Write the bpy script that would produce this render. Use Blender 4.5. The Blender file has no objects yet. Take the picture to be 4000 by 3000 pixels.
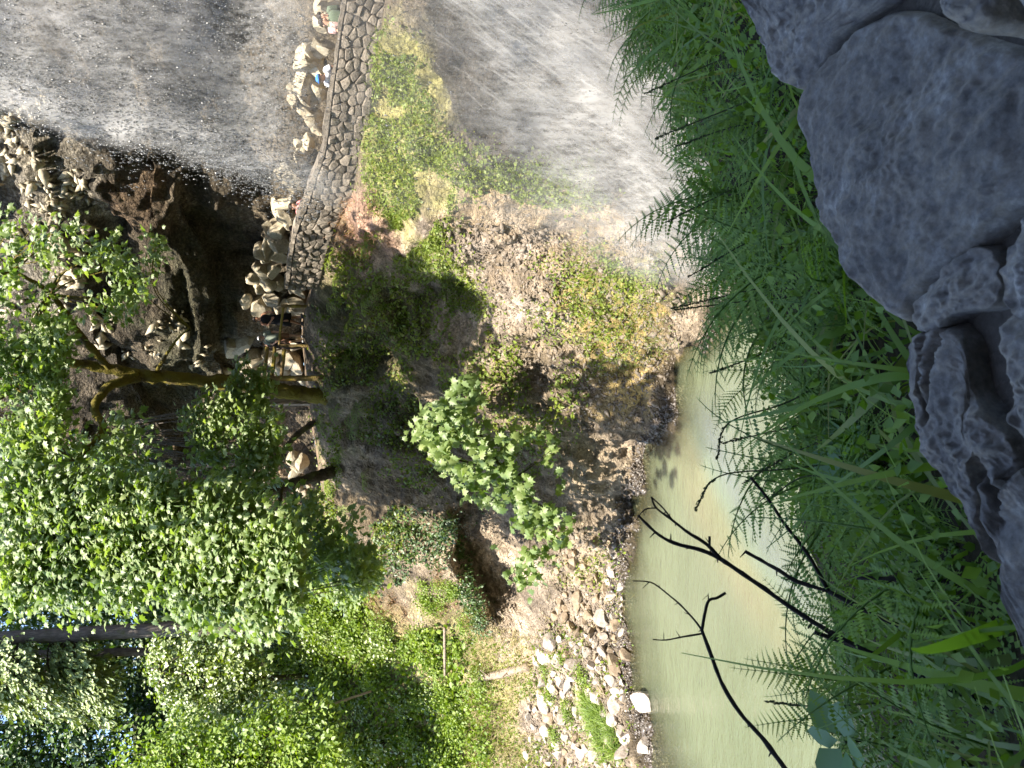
import bpy, bmesh, math, random
import numpy as np
from mathutils import Vector, Matrix, noise as mnoise
from mathutils.bvhtree import BVHTree

# ------------------------------------------------------------------ camera, sky, sun, exposure
scn = bpy.context.scene
COL = scn.collection
FPX = 2667.0
PITCH = math.radians(10.5)
SUN_EL = math.radians(63.0)
SHADOW_AZ = math.radians(21.0)          # the way shadows fall, from straight ahead towards the right
EXPOSURE = 1.95
ANTI = np.array([math.sin(SHADOW_AZ)*math.cos(SUN_EL), math.cos(SHADOW_AZ)*math.cos(SUN_EL), -math.sin(SUN_EL)])
SUN = -ANTI
FWD = np.array([0, math.cos(PITCH), -math.sin(PITCH)])
UPV = np.array([0, math.sin(PITCH), math.cos(PITCH)])
RGT = np.array([1.0, 0, 0])

cam_d = bpy.data.cameras.new('camera')
cam_d.sensor_fit = 'HORIZONTAL'; cam_d.sensor_width = 36; cam_d.lens = 36*FPX/4000
cam_d.clip_start = 0.05; cam_d.clip_end = 2000
cam_d.dof.use_dof = True; cam_d.dof.focus_distance = 14; cam_d.dof.aperture_fstop = 16
cam = bpy.data.objects.new('camera', cam_d); COL.objects.link(cam)
# the phone was held upright and the picture stored on its side: world up is the picture's left
X, Y_, Z = Vector(-UPV), Vector(RGT), Vector(-FWD)
cam.matrix_world = Matrix((X, Y_, Z)).transposed().to_4x4()
scn.camera = cam

world = bpy.data.worlds.new('World'); scn.world = world; world.use_nodes = True
wn = world.node_tree.nodes; wl = world.node_tree.links
sky = wn.new('ShaderNodeTexSky'); sky.sky_type = 'NISHITA'; sky.sun_disc = False
sky.sun_elevation = SUN_EL
sky.sun_rotation = math.atan2(SUN[0], SUN[1])
sky.altitude = 300; sky.air_density = 1.0; sky.dust_density = 1.0
wl.new(sky.outputs[0], wn['Background'].inputs[0]); wn['Background'].inputs[1].default_value = 0.15

sun_d = bpy.data.lights.new('sun', 'SUN'); sun_d.energy = 4.4; sun_d.angle = math.radians(0.5); sun_d.color = (1, 0.92, 0.79)
sun = bpy.data.objects.new('sun', sun_d); COL.objects.link(sun)
sun.rotation_euler = Vector(ANTI).to_track_quat('-Z', 'Y').to_euler()

scn.view_settings.view_transform = 'Standard'; scn.view_settings.look = 'None'
scn.view_settings.exposure = EXPOSURE; scn.view_settings.gamma = 1
scn.view_settings.use_curve_mapping = False
scn.render.engine = 'CYCLES'
scn.cycles.use_denoising = True
scn.cycles.max_bounces = 5; scn.cycles.transparent_max_bounces = 16
scn.cycles.diffuse_bounces = 2; scn.cycles.glossy_bounces = 2; scn.cycles.transmission_bounces = 4
scn.cycles.caustics_reflective = False; scn.cycles.caustics_refractive = False
scn.cycles.sample_clamp_indirect = 4

# ------------------------------------------------------------------ pixel helpers (photo pixels 4000 x 3000)
def rays(px, py):
    px = np.asarray(px, float); py = np.asarray(py, float)
    a = ((3000-py)-1500)/FPX; b = (px-2000)/FPX
    return FWD + a[..., None]*RGT - b[..., None]*UPV
def at(px, py, Y):
    d = rays(px, py); return d*(np.asarray(Y, float)/d[..., 1])[..., None]
def onz(px, py, z):
    d = rays(px, py); return d*(z/d[..., 2])[..., None]
def project(P):
    P = np.asarray(P, float)
    zc = P@FWD; zc = np.where(zc < 0.05, 0.05, zc)
    u = 1500+FPX*(P@RGT)/zc; v = 2000-FPX*(P@UPV)/zc
    return v, 3000-u                       # px, py
def inpoly(px, py, poly):
    px = np.asarray(px); py = np.asarray(py); r = np.zeros(px.shape, bool); n = len(poly)
    for i in range(n):
        x1, y1 = poly[i]; x2, y2 = poly[(i+1) % n]
        if y1 == y2: continue
        c = (y1 > py) != (y2 > py)
        r ^= c & (px < (x2-x1)*(py-y1)/(y2-y1)+x1)
    return r
def rand_in_poly(poly, n, rng):
    a = np.array(poly, float); lo = a.min(0); hi = a.max(0); out = []; k = 0
    while k < n:
        q = lo+(hi-lo)*rng.random((n*2, 2)); q = q[inpoly(q[:, 0], q[:, 1], poly)]
        out.append(q); k += len(q)
    return np.concatenate(out)[:n]

# ------------------------------------------------------------------ noise
def _h(ix, iy, iz, s):
    n = (ix*374761393+iy*668265263+iz*1274126177+s*974634777) & 0xffffffff
    n = ((n ^ (n >> 13))*1274126177) & 0xffffffff
    n = (n ^ (n >> 16)) & 0xffffffff
    return n/4294967295.0
def vnoise(P, seed=0):
    P = np.asarray(P, float); I = np.floor(P).astype(np.int64); F = P-I; F = F*F*(3-2*F); r = 0
    for dx in (0, 1):
        for dy in (0, 1):
            for dz in (0, 1):
                w = (F[:, 0] if dx else 1-F[:, 0])*(F[:, 1] if dy else 1-F[:, 1])*(F[:, 2] if dz else 1-F[:, 2])
                r = r+w*_h(I[:, 0]+dx, I[:, 1]+dy, I[:, 2]+dz, seed)
    return r*2-1
def fbm(P, oct=4, seed=0):
    r = 0; a = 1; P = np.asarray(P, float)
    for o in range(oct):
        r = r+a*vnoise(P*(2.03**o)+o*7.3, seed+o); a *= 0.5
    return r
def worley(P, seed=0):
    P = np.asarray(P, float); I = np.floor(P).astype(np.int64); b = np.full(len(P), 9.0); b2 = b.copy(); cid = np.zeros(len(P))
    for dx in (-1, 0, 1):
        for dy in (-1, 0, 1):
            for dz in (-1, 0, 1):
                J = I+np.array([dx, dy, dz]); c = J+np.stack([_h(J[:, 0], J[:, 1], J[:, 2], seed+k) for k in range(3)], 1)
                d = np.sqrt(((P-c)**2).sum(1)); h = _h(J[:, 0], J[:, 1], J[:, 2], seed+9)
                m = d < b; b2 = np.where(m, b, np.minimum(b2, d)); cid = np.where(m, h, cid); b = np.where(m, d, b)
    return b, b2-b, cid
def norm(v):
    v = np.asarray(v, float); return v/np.maximum(np.linalg.norm(v, axis=-1, keepdims=True), 1e-9)

# ------------------------------------------------------------------ mesh helpers
def mesh(name, V, F, smooth=False):
    m = bpy.data.meshes.new(name); V = np.asarray(V, np.float32)
    if isinstance(F, np.ndarray) and F.ndim == 2:
        k = F.shape[1]; n = len(F)
        m.vertices.add(len(V)); m.vertices.foreach_set('co', V.ravel())
        m.loops.add(n*k); m.loops.foreach_set('vertex_index', F.ravel().astype(np.int32))
        m.polygons.add(n); m.polygons.foreach_set('loop_start', np.arange(0, n*k, k, dtype=np.int32))
        m.update(calc_edges=True)
    else:
        m.from_pydata([tuple(map(float, v)) for v in V], [], [tuple(int(i) for i in f) for f in F]); m.update()
    if smooth: m.polygons.foreach_set('use_smooth', np.ones(len(m.polygons), bool))
    return m
def link(name, data, parent=None, loc=None):
    o = bpy.data.objects.new(name, data); COL.objects.link(o)
    if parent is not None: o.parent = parent
    if loc is not None: o.location = [float(c) for c in loc]
    return o
def obj(name, V, F, mat, parent=None, smooth=False, origin=None):
    V = np.asarray(V, float)
    if parent is not None: base = np.array(parent.location)
    elif origin is not None: base = np.array(origin, float)
    else: base = np.zeros(3)
    m = mesh(name, V-base, F, smooth)
    if mat: m.materials.append(mat)
    return link(name, m, parent, None if parent is not None else base)
def thing(name, loc, label, cat, group=None):
    o = link(name, None, None, loc); o.empty_display_size = 0.1
    return tag(o, label, cat, group)
def tag(o, label=None, cat=None, group=None, kind=None):
    if label: o['label'] = label
    if cat: o['category'] = cat
    if group: o['group'] = group
    if kind: o['kind'] = kind
    return o
def structure(o): o['kind'] = 'structure'; return o
def stuff(o): o['kind'] = 'stuff'; return o
def merge(parts):
    Vs, Fs, n = [], [], 0
    for V, F in parts:
        Vs.append(np.asarray(V, float)); Fs += [tuple(np.asarray(f)+n) for f in F]; n += len(V)
    return np.concatenate(Vs), Fs
def resample(pts, n):
    pts = np.asarray(pts, float); d = np.r_[0, np.cumsum(np.linalg.norm(np.diff(pts, axis=0), axis=1))]
    if len(pts) > 2:      # Catmull-Rom
        P = np.vstack([2*pts[0]-pts[1], pts, 2*pts[-1]-pts[-2]]); t = np.linspace(0, len(pts)-1-1e-6, n); i = t.astype(int); f = (t-i)[:, None]
        p0, p1, p2, p3 = P[i], P[i+1], P[i+2], P[i+3]
        return 0.5*(2*p1+(p2-p0)*f+(2*p0-5*p1+4*p2-p3)*f**2+(3*p1-p0-3*p2+p3)*f**3)
    t = np.linspace(0, d[-1], n)
    return np.stack([np.interp(t, d, pts[:, k]) for k in range(pts.shape[1])], 1)
def tube(pts, radii, n=8, seg=None, rough=0.0, seed=0, cap=True, flat=1.0):
    pts = np.asarray(pts, float); radii = np.asarray(radii, float)
    if seg:
        t = np.linspace(0, 1, seg); radii = np.interp(t, np.linspace(0, 1, len(radii)), radii); pts = resample(pts, seg)
    T = norm(np.gradient(pts, axis=0)); ref = np.array([0.3, 0.9, 0.1]) if abs(T[0][2]) > 0.8 else np.array([0, 0, 1.0])
    V = []; ang = np.linspace(0, 2*math.pi, n, endpoint=False)
    A = norm(np.cross(T, ref)); B = np.cross(T, A)
    for i in range(len(pts)):
        V.append(pts[i]+radii[i]*(np.cos(ang)[:, None]*A[i]+flat*np.sin(ang)[:, None]*B[i]))
    V = np.concatenate(V)
    if rough:
        c = np.repeat(pts, n, 0); rr = np.repeat(radii, n); V = c+(V-c)*(1+rough*fbm(V/np.maximum(rr.mean(), 0.02)*0.9, 3, seed))[:, None]
    F = []
    for i in range(len(pts)-1):
        for j in range(n):
            k = (j+1) % n; F.append((i*n+j, i*n+k, (i+1)*n+k, (i+1)*n+j))
    if cap:
        F.append(tuple(range(n-1, -1, -1))); F.append(tuple(range((len(pts)-1)*n, len(pts)*n)))
    return V, F

# leaf templates: blade along +Y, normal +Z, length 1
def leaf_maple():
    h = [(0, 0), (0.10, 0.02), (0.34, -0.10), (0.30, 0.10), (0.58, 0.30), (0.34, 0.36), (0.40, 0.62), (0.18, 0.60), (0, 1.0)]
    pts = h+[(-x, y) for x, y in reversed(h[1:-1])]
    V = [(x, y, -0.22*abs(x)-0.10*y*y) for x, y in pts]+[(0, 0.30, 0.05)]
    n = len(pts); F = [(i, (i+1) % n, n) for i in range(n)]
    return np.array(V), np.array(F)
def leaf_oval(w=0.32):
    V = np.array([(0, 0, 0), (w, 0.35, 0.05), (w*0.8, 0.7, 0.02), (0, 1, -0.12), (-w*0.8, 0.7, 0.02), (-w, 0.35, 0.05), (0, 0.5, -0.04)])
    F = np.array([(0, 1, 6), (1, 2, 6), (2, 3, 6), (3, 4, 6), (4, 5, 6), (5, 0, 6)])
    return V, F
def leaf_simple(w=0.35):
    return np.array([(0, 0, 0), (w, 0.45, 0.06), (0, 1, -0.1), (-w, 0.45, 0.06)]), np.array([(0, 1, 2), (0, 2, 3)])
def strand(w=0.05, n=4, bend=0.5):
    V = []; F = []
    for i in range(n+1):
        t = i/n; ww = w*(1-t)**0.7 if i < n else 0.003
        y = t*(1-0.25*bend*t); z = -bend*0.6*t*t
        V += [(-ww, y, z), (ww, y, z)]
    for i in range(n): F += [(2*i, 2*i+1, 2*i+3), (2*i, 2*i+3, 2*i+2)]
    return np.array(V), np.array(F)
def place(tmpl, pos, nrm, dirv, size):
    """many copies of a template as one vertex/face array; dirv: where the tip points, nrm: face normal hint"""
    TV, TF = tmpl; pos = np.asarray(pos, float); N = len(pos)
    y = norm(dirv); z = norm(nrm-(nrm*y).sum(1, keepdims=True)*y); x = np.cross(y, z)
    s = np.broadcast_to(np.asarray(size, float), (N,))[:, None, None]
    V = pos[:, None, :]+s*(TV[None, :, 0:1]*x[:, None, :]+TV[None, :, 1:2]*y[:, None, :]+TV[None, :, 2:3]*z[:, None, :])
    F = TF[None]+(np.arange(N)*len(TV))[:, None, None]
    return V.reshape(-1, 3), F.reshape(-1, TF.shape[1])
def cat(parts):
    Vs, Fs, n = [], [], 0
    for V, F in parts: Vs.append(V); Fs.append(F+n); n += len(V)
    return np.concatenate(Vs), np.concatenate(Fs)

# ------------------------------------------------------------------ materials
class NT:
    def __init__(s, name):
        s.m = bpy.data.materials.new(name); s.m.use_nodes = True; s.t = s.m.node_tree; s.n = s.t.nodes; s.l = s.t.links
        s.n.clear(); s.out = s.n.new('ShaderNodeOutputMaterial')
    def add(s, typ, ins=None, **kw):
        nd = s.n.new(typ)
        for k, v in kw.items(): setattr(nd, k, v)
        for k, v in (ins or {}).items():
            if isinstance(v, bpy.types.NodeSocket): s.l.new(v, nd.inputs[k])
            else: nd.inputs[k].default_value = v
        return nd
    def ramp(s, fac, stops):
        r = s.add('ShaderNodeValToRGB', {0: fac}); e = r.color_ramp.elements
        while len(e) < len(stops): e.new(0.5)
        for el, (p, c) in zip(e, stops): el.position = p; el.color = (*c, 1) if len(c) == 3 else c
        return r.outputs[0]
    def mix(s, fac, a, b, mode='MIX'):
        m = s.add('ShaderNodeMix', data_type='RGBA', blend_type=mode)
        for i, v in ((0, fac), (6, a), (7, b)):
            if isinstance(v, bpy.types.NodeSocket): s.l.new(v, m.inputs[i])
            else: m.inputs[i].default_value = v if i == 0 else (*v, 1)
        return m.outputs[2]
    def noise(s, vec, scale, detail=6, rough=0.6):
        return s.add('ShaderNodeTexNoise', {'Vector': vec, 'Scale': scale, 'Detail': detail, 'Roughness': rough}).outputs[0]
    def math(s, op, a, b=0.5):
        m = s.add('ShaderNodeMath', operation=op)
        for i, v in ((0, a), (1, b)):
            if isinstance(v, bpy.types.NodeSocket): s.l.new(v, m.inputs[i])
            else: m.inputs[i].default_value = v
        return m.outputs[0]
    def coord(s, shift=True):
        g = s.add('ShaderNodeTexCoord').outputs['Object']
        if not shift: return g
        r = s.add('ShaderNodeObjectInfo').outputs['Random']
        c = s.add('ShaderNodeVectorMath', {0: g}, operation='ADD'); k = s.math('MULTIPLY', r, 57.0)
        cx = s.add('ShaderNodeCombineXYZ', {0: k, 1: k, 2: k}); s.l.new(cx.outputs[0], c.inputs[1]); return c.outputs[0]
    def done(s, sh): s.l.new(sh, s.out.inputs[0]); return s.m

def rock_mat(name, stops, scale=2.0, bump=0.5, bscale=None, rough=0.85, moss=None, spec=0.3, vari=0.35, dist=0.02):
    t = NT(name); c = t.coord(); n1 = t.noise(c, scale, 8, 0.65); col = t.ramp(n1, stops)
    n2 = t.noise(c, scale*7, 4, 0.7); col = t.mix(0.55, col, t.ramp(n2, [(0.3, (0.45,)*3), (0.7, (1.4,)*3)]), 'MULTIPLY')
    rnd = t.add('ShaderNodeObjectInfo').outputs['Random']
    col = t.mix(1.0, col, t.ramp(rnd, [(0, (1-vari,)*3), (1, (1+vari*0.7,)*3)]), 'MULTIPLY')
    if moss:
        up = t.add('ShaderNodeSeparateXYZ', {0: t.add('ShaderNodeNewGeometry').outputs['Normal']}).outputs[2]
        f = t.math('MULTIPLY', t.math('ADD', up, 0.35), t.noise(c, scale*1.7, 5)); f = t.ramp(f, [(0.28, (0,)*3), (0.5, (1,)*3)])
        col = t.mix(f, col, moss)
    bs = bscale or scale*5
    b1 = t.noise(c, bs, 8, 0.7); vor = t.add('ShaderNodeTexVoronoi', {'Vector': c, 'Scale': bs*0.6}, feature='F1').outputs[0]
    h = t.math('ADD', b1, t.math('MULTIPLY', vor, 0.5))
    bm = t.add('ShaderNodeBump', {'Strength': bump, 'Distance': dist, 'Height': h})
    p = t.add('ShaderNodeBsdfPrincipled', {'Base Color': col, 'Roughness': rough, 'Normal': bm.outputs[0], 'Specular IOR Level': spec})
    return t.done(p.outputs[0])

def leaf_mat(name, cols, trans=0.35, gloss=0.25, rough=0.35, tcol=None, clump=None):
    t = NT(name); g = t.add('ShaderNodeNewGeometry'); rnd = g.outputs['Random Per Island']
    col = t.ramp(rnd, [(i/(len(cols)-1), c) for i, c in enumerate(cols)])
    if clump:
        n = t.noise(t.coord(), clump, 3); col = t.mix(0.8, col, t.ramp(n, [(0.3, (0.6, 0.7, 0.6)), (0.7, (1.25, 1.2, 0.9))]), 'MULTIPLY')
    d = t.add('ShaderNodeBsdfDiffuse', {0: col}); tr = t.add('ShaderNodeBsdfTranslucent', {0: t.mix(1.0, col, tcol or (1.3, 1.4, 0.45), 'MULTIPLY')})
    m = t.add('ShaderNodeMixShader', {0: trans, 1: d.outputs[0], 2: tr.outputs[0]})
    gl = t.add('ShaderNodeBsdfGlossy', {0: (1, 1, 1, 1), 'Roughness': rough})
    lw = t.add('ShaderNodeLayerWeight', {0: 0.35}); f = t.math('MULTIPLY', t.math('ADD', lw.outputs[1], 0.18), gloss)
    m2 = t.add('ShaderNodeMixShader', {0: f, 1: m.outputs[0], 2: gl.outputs[0]})
    return t.done(m2.outputs[0])

def plain(name, col, rough=0.8, var=0.25, scale=12, bump=0.2, spec=0.2):
    t = NT(name); c = t.coord(); n = t.noise(c, scale, 5)
    k = t.ramp(n, [(0.3, tuple(x*(1-var) for x in col)), (0.7, tuple(min(1, x*(1+var)) for x in col))])
    bm = t.add('ShaderNodeBump', {'Strength': bump, 'Distance': 0.01, 'Height': t.noise(c, scale*3, 4)})
    return t.done(t.add('ShaderNodeBsdfPrincipled', {'Base Color': k, 'Roughness': rough, 'Normal': bm.outputs[0], 'Specular IOR Level': spec}).outputs[0])

def bark_mat(name, a, b, moss, amount=0.5):
    t = NT(name); c = t.coord()
    mp = t.add('ShaderNodeMapping', {'Vector': c, 'Scale': (6, 6, 1.2)}).outputs[0]
    n = t.noise(mp, 2.5, 8, 0.7); col = t.ramp(n, [(0.35, a), (0.65, b)])
    m = t.noise(c, 1.6, 6, 0.65); f = t.ramp(m, [(0.62-amount*0.4, (0,)*3), (0.72-amount*0.3, (1,)*3)])
    col = t.mix(f, col, moss)
    bm = t.add('ShaderNodeBump', {'Strength': 0.9, 'Distance': 0.06, 'Height': t.math('ADD', n, t.noise(c, 18, 5))})
    return t.done(t.add('ShaderNodeBsdfPrincipled', {'Base Color': col, 'Roughness': 0.92, 'Normal': bm.outputs[0], 'Specular IOR Level': 0.15}).outputs[0])

def ground_mat(name, scale=3.0, bump=0.7, rough=0.9, wet=False, dist=0.08, hard=False):
    """colour comes from the mesh's own colour attribute (soil, moss, gravel, shade tone), grain and pebble shading from textures"""
    t = NT(name); c = t.coord(False); a = t.add('ShaderNodeVertexColor', layer_name='Col').outputs[0]
    n1 = t.noise(c, scale*2.0, 7, 0.7); n2 = t.noise(c, scale*11, 5, 0.75)
    col = t.mix(0.75, a, t.ramp(n1, [(0.28, (0.5, 0.48, 0.45)), (0.5, (1,)*3), (0.75, (1.45, 1.4, 1.3))]), 'MULTIPLY')
    col = t.mix(0.6, col, t.ramp(n2, [(0.3, (0.55,)*3), (0.7, (1.4,)*3)]), 'MULTIPLY')
    v = t.add('ShaderNodeTexVoronoi', {'Vector': c, 'Scale': scale*4.0}, feature='F1')
    v2 = t.add('ShaderNodeTexVoronoi', {'Vector': c, 'Scale': scale*10.0}, feature='F1')
    col = t.mix(0.35, col, t.ramp(v.outputs['Distance'], [(0.1, (1.45,)*3), (0.7, (0.4,)*3)]), 'MULTIPLY')  # cells darken outward, pebble shading put into the colour
    h = t.math('ADD', t.math('MULTIPLY', v.outputs['Distance'], -1.0), t.math('ADD', t.math('MULTIPLY', v2.outputs['Distance'], -0.4), n2))
    bm = t.add('ShaderNodeBump', {'Strength': bump, 'Distance': dist, 'Height': h})
    if hard: col = t.mix(0.85, col, t.ramp(t.noise(c, scale*5, 8, 0.8), [(0.36, (0.3,)*3), (0.52, (0.9,)*3), (0.62, (1.9,)*3)]), 'MULTIPLY')
    p = t.add('ShaderNodeBsdfPrincipled', {'Base Color': col, 'Roughness': rough, 'Normal': bm.outputs[0], 'Specular IOR Level': 0.35 if wet else 0.2})
    return t.done(p.outputs[0])

M = {}
M['bank'] = ground_mat('bank soil', 2.6, 1.0, dist=0.12)
M['trail'] = ground_mat('trail dirt', 4, 0.5)
M['cliff'] = ground_mat('basalt cliff', 2.2, 1.0, dist=0.22, hard=True)
M['near'] = ground_mat('near soil', 8, 0.6)
M['fg_rock'] = rock_mat('shaded grey rock', [(0.32, (0.12, 0.108, 0.095)), (0.43, (0.158, 0.148, 0.138)), (0.52, (0.20, 0.178, 0.152)), (0.60, (0.215, 0.203, 0.188)), (0.70, (0.33, 0.315, 0.295))], 16, 0.6, 90, 0.9, vari=0.12, dist=0.004)
M['wall_stone'] = rock_mat('wall stone', [(0.3, (0.10, 0.085, 0.068)), (0.5, (0.165, 0.14, 0.112)), (0.7, (0.25, 0.215, 0.175))], 5, 0.9, 16, moss=None, vari=0.35, dist=0.04)
M['mortar'] = plain('wall core', (0.085, 0.076, 0.066), 0.95, 0.4, 30, 0.6)
M['wall_core'] = plain('earth between wall stones', (0.14, 0.115, 0.09), 0.95)
M['boulder'] = rock_mat('cliff foot boulder', [(0.3, (0.22, 0.185, 0.13)), (0.5, (0.36, 0.31, 0.22)), (0.7, (0.46, 0.42, 0.33))], 1.6, 0.6, 8, vari=0.25)
M['shore'] = rock_mat('shore rock', [(0.3, (0.27, 0.21, 0.165)), (0.5, (0.40, 0.345, 0.295)), (0.7, (0.52, 0.485, 0.45))], 2.2, 0.5, 10, vari=0.35)
M['shore_brown'] = rock_mat('brown shore rock', [(0.3, (0.17, 0.125, 0.085)), (0.5, (0.27, 0.205, 0.14)), (0.7, (0.36, 0.29, 0.21))], 2.2, 0.5, 10, vari=0.3)
M['wet'] = rock_mat('wet gravel', [(0.3, (0.05, 0.042, 0.035)), (0.5, (0.11, 0.09, 0.075)), (0.7, (0.2, 0.18, 0.16))], 3, 0.6, 12, rough=0.28, spec=0.6)
M['maple'] = leaf_mat('maple leaf', [(0.11, 0.185, 0.045), (0.215, 0.285, 0.105), (0.16, 0.235, 0.07), (0.28, 0.345, 0.155), (0.13, 0.205, 0.055)], 0.48, 0.11, 0.5, clump=0.6)
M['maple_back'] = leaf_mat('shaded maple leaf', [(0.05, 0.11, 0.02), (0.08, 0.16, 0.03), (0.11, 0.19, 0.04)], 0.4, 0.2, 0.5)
M['shrub'] = leaf_mat('shrub leaf', [(0.11, 0.18, 0.022), (0.175, 0.25, 0.032), (0.225, 0.30, 0.042), (0.13, 0.21, 0.028)], 0.4, 0.08, 0.5, clump=0.8)
M['yellow'] = leaf_mat('yellow green leaf', [(0.17, 0.23, 0.022), (0.23, 0.29, 0.03), (0.13, 0.20, 0.025)], 0.4, 0.25, 0.5, clump=0.7)
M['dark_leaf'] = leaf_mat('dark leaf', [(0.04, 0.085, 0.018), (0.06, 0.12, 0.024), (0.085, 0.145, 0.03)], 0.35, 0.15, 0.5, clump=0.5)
M['ground_leaf'] = leaf_mat('bank plants', [(0.12, 0.18, 0.025), (0.20, 0.25, 0.035), (0.15, 0.21, 0.035), (0.25, 0.25, 0.06)], 0.4, 0.08, 0.5, clump=1.2)
M['dry'] = leaf_mat('dry russet plants', [(0.30, 0.15, 0.08), (0.40, 0.24, 0.13), (0.25, 0.12, 0.07), (0.33, 0.27, 0.09)], 0.25, 0.1, 0.6)
M['straw'] = leaf_mat('straw', [(0.36, 0.28, 0.13), (0.44, 0.36, 0.19), (0.26, 0.24, 0.08)], 0.2, 0.1, 0.6)
M['needle'] = leaf_mat('fir needles', [(0.13, 0.185, 0.035), (0.19, 0.25, 0.06), (0.24, 0.29, 0.08)], 0.2, 0.15, 0.5)
M['fern'] = leaf_mat('fern', [(0.10, 0.185, 0.035), (0.145, 0.25, 0.045), (0.20, 0.31, 0.06)], 0.45, 0.05, 0.5)
M['fg_grass'] = leaf_mat('foreground grass', [(0.085, 0.175, 0.025), (0.14, 0.25, 0.035), (0.22, 0.34, 0.045), (0.105, 0.20, 0.04), (0.27, 0.28, 0.08)], 0.45, 0.06, 0.45)
M['blue_leaf'] = leaf_mat('broad leaf', [(0.11, 0.22, 0.08), (0.14, 0.26, 0.11)], 0.35, 0.08, 0.5)
M['stalk'] = plain('grass stalk', (0.045, 0.06, 0.02), 0.7)
M['twig'] = plain('dead twig', (0.022, 0.018, 0.017), 0.75, 0.4, 40)
M['gravel'] = rock_mat('loose gravel', [(0.3, (0.12, 0.10, 0.08)), (0.5, (0.20, 0.165, 0.13)), (0.7, (0.28, 0.24, 0.20))], 3, 0.4, 12, vari=0.1)
M['bark_moss'] = bark_mat('mossy maple bark', (0.045, 0.032, 0.02), (0.10, 0.075, 0.04), (0.14, 0.115, 0.02), 0.7)
M['bark_dark'] = bark_mat('dark bark', (0.035, 0.026, 0.018), (0.085, 0.065, 0.045), (0.075, 0.075, 0.02), 0.35)
M['bark_grey'] = bark_mat('grey bark', (0.07, 0.058, 0.05), (0.17, 0.145, 0.125), (0.09, 0.09, 0.04), 0.15)
M['wood'] = bark_mat('weathered wood', (0.2, 0.15, 0.11), (0.38, 0.31, 0.25), (0.3, 0.22, 0.12), 0.1)
M['rail'] = bark_mat('rail wood', (0.12, 0.08, 0.04), (0.24, 0.17, 0.08), (0.24, 0.19, 0.04), 0.35)

# ------------------------------------------------------------------ far side: pool bed, bank, trail, cliff
POOL = -7.0
# photo row (py), waterline px, four bank points, trail edge, trail back, four cliff points: (px, metres ahead)
ST = [
 (4100, 2720, [(2420,19),(2200,23),(2000,26),(1800,29)], (1500,32.5), (1300,35), [(1000,39),(700,46),(520,58),(520,75)]),
 (3600, 2650, [(2400,20),(2180,23),(2000,25.5),(1800,28)], (1500,31.5), (1300,34), [(1000,38),(700,45),(520,57),(520,75)]),
 (3000, 2585, [(2330,20.5),(2150,23.2),(1980,25.7),(1780,28.4)], (1500,31), (1300,33.5), [(1000,38),(700,44),(520,56),(520,75)]),
 (2700, 2475, [(2300,20.8),(2120,23.0),(1960,25.2),(1780,27.6)], (1500,30.5), (1300,33), [(1000,37),(720,43),(540,54),(540,75)]),
 (2400, 2430, [(2230,21.2),(2090,22.3),(1960,23.6),(1800,25.6)], (1550,28.6), (1350,31), [(1050,35),(760,41),(560,50),(540,75)]),
 (2150, 2420, [(2250,20.6),(2120,21.2),(1900,22.4),(1600,25.5)], (1290,29.5), (1280,32.5), [(1050,34.5),(800,38),(560,44),(400,60)]),
 (1900, 2495, [(2300,19.0),(2070,20.5),(1800,22.4),(1500,25.2)], (1262,27.8), (1254,31), [(1000,32),(650,33),(300,33.2),(-500,38)]),
 (1700, 2560, [(2300,18.3),(2050,20.0),(1800,21.8),(1500,24.4)], (1232,27.0), (1224,30), [(950,30.6),(700,30.4),(330,30.4),(-500,36)]),
 (1500, 2700, [(2450,16.0),(2200,17.7),(1900,20.0),(1550,23.0)], (1200,26.0), (1192,29), [(900,29),(600,28),(340,27.9),(-500,34)]),
 (1250, 2830, [(2550,14.4),(2250,16.5),(1900,18.9),(1500,21.8)], (1182,24.4), (1174,27.2), [(900,27.0),(620,25.3),(350,25.4),(-500,32)]),
 (1000, 2920, [(2550,13.0),(2150,15.2),(1800,17.2),(1500,19.3)], (1262,21.2), (1252,24.2), [(950,24.4),(650,22.8),(350,23.0),(-500,29)]),
 (700, 2960, [(2550,12.3),(2150,13.7),(1800,15.4),(1550,16.9)], (1382,18.2), (1372,21.2), [(1050,21.6),(700,20.9),(330,21.0),(-500,26)]),
 (400, 2980, [(2550,11.7),(2150,12.9),(1800,14.2),(1600,15.3)], (1430,16.4), (1422,19.6), [(1050,20.3),(700,19.8),(300,19.6),(-500,22)]),
 (100, 3000, [(2550,11.1),(2150,12.1),(1800,13.2),(1650,13.9)], (1490,14.9), (1482,18.1), [(1050,19),(700,18.6),(300,18.6),(-500,21)]),
 (-400, 3050, [(2600,10.1),(2200,10.9),(1900,11.8),(1750,12.4)], (1560,13.3), (1552,16.4), [(1050,17.5),(700,17.3),(300,17.4),(-500,19.5)]),
 (-1100, 3150, [(2700,8.6),(2300,9.2),(2000,9.9),(1850,10.3)], (1660,11.1), (1652,13.8), [(1050,15.2),(700,15.2),(300,15.4),(-500,17)]),
]
ROWS = []
for py, sp, bank, edge, back, cl in ST:
    S = onz(sp, py, POOL); hd = norm(S*np.array([1, 1, 0]))
    r = [S-hd*6+np.array([0, 0, -2.2]), S-hd*1.6+np.array([0, 0, -0.55]), S]
    r += [at(p, py, y) for p, y in bank]+[at(edge[0], py, edge[1]), at(back[0], py, back[1])]+[at(p, py, y) for p, y in cl]
    ROWS.append(np.array(r))
ROWS = np.array(ROWS)                                  # stations x 13 x 3
PYS = np.array([s[0] for s in ST], float)
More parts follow.
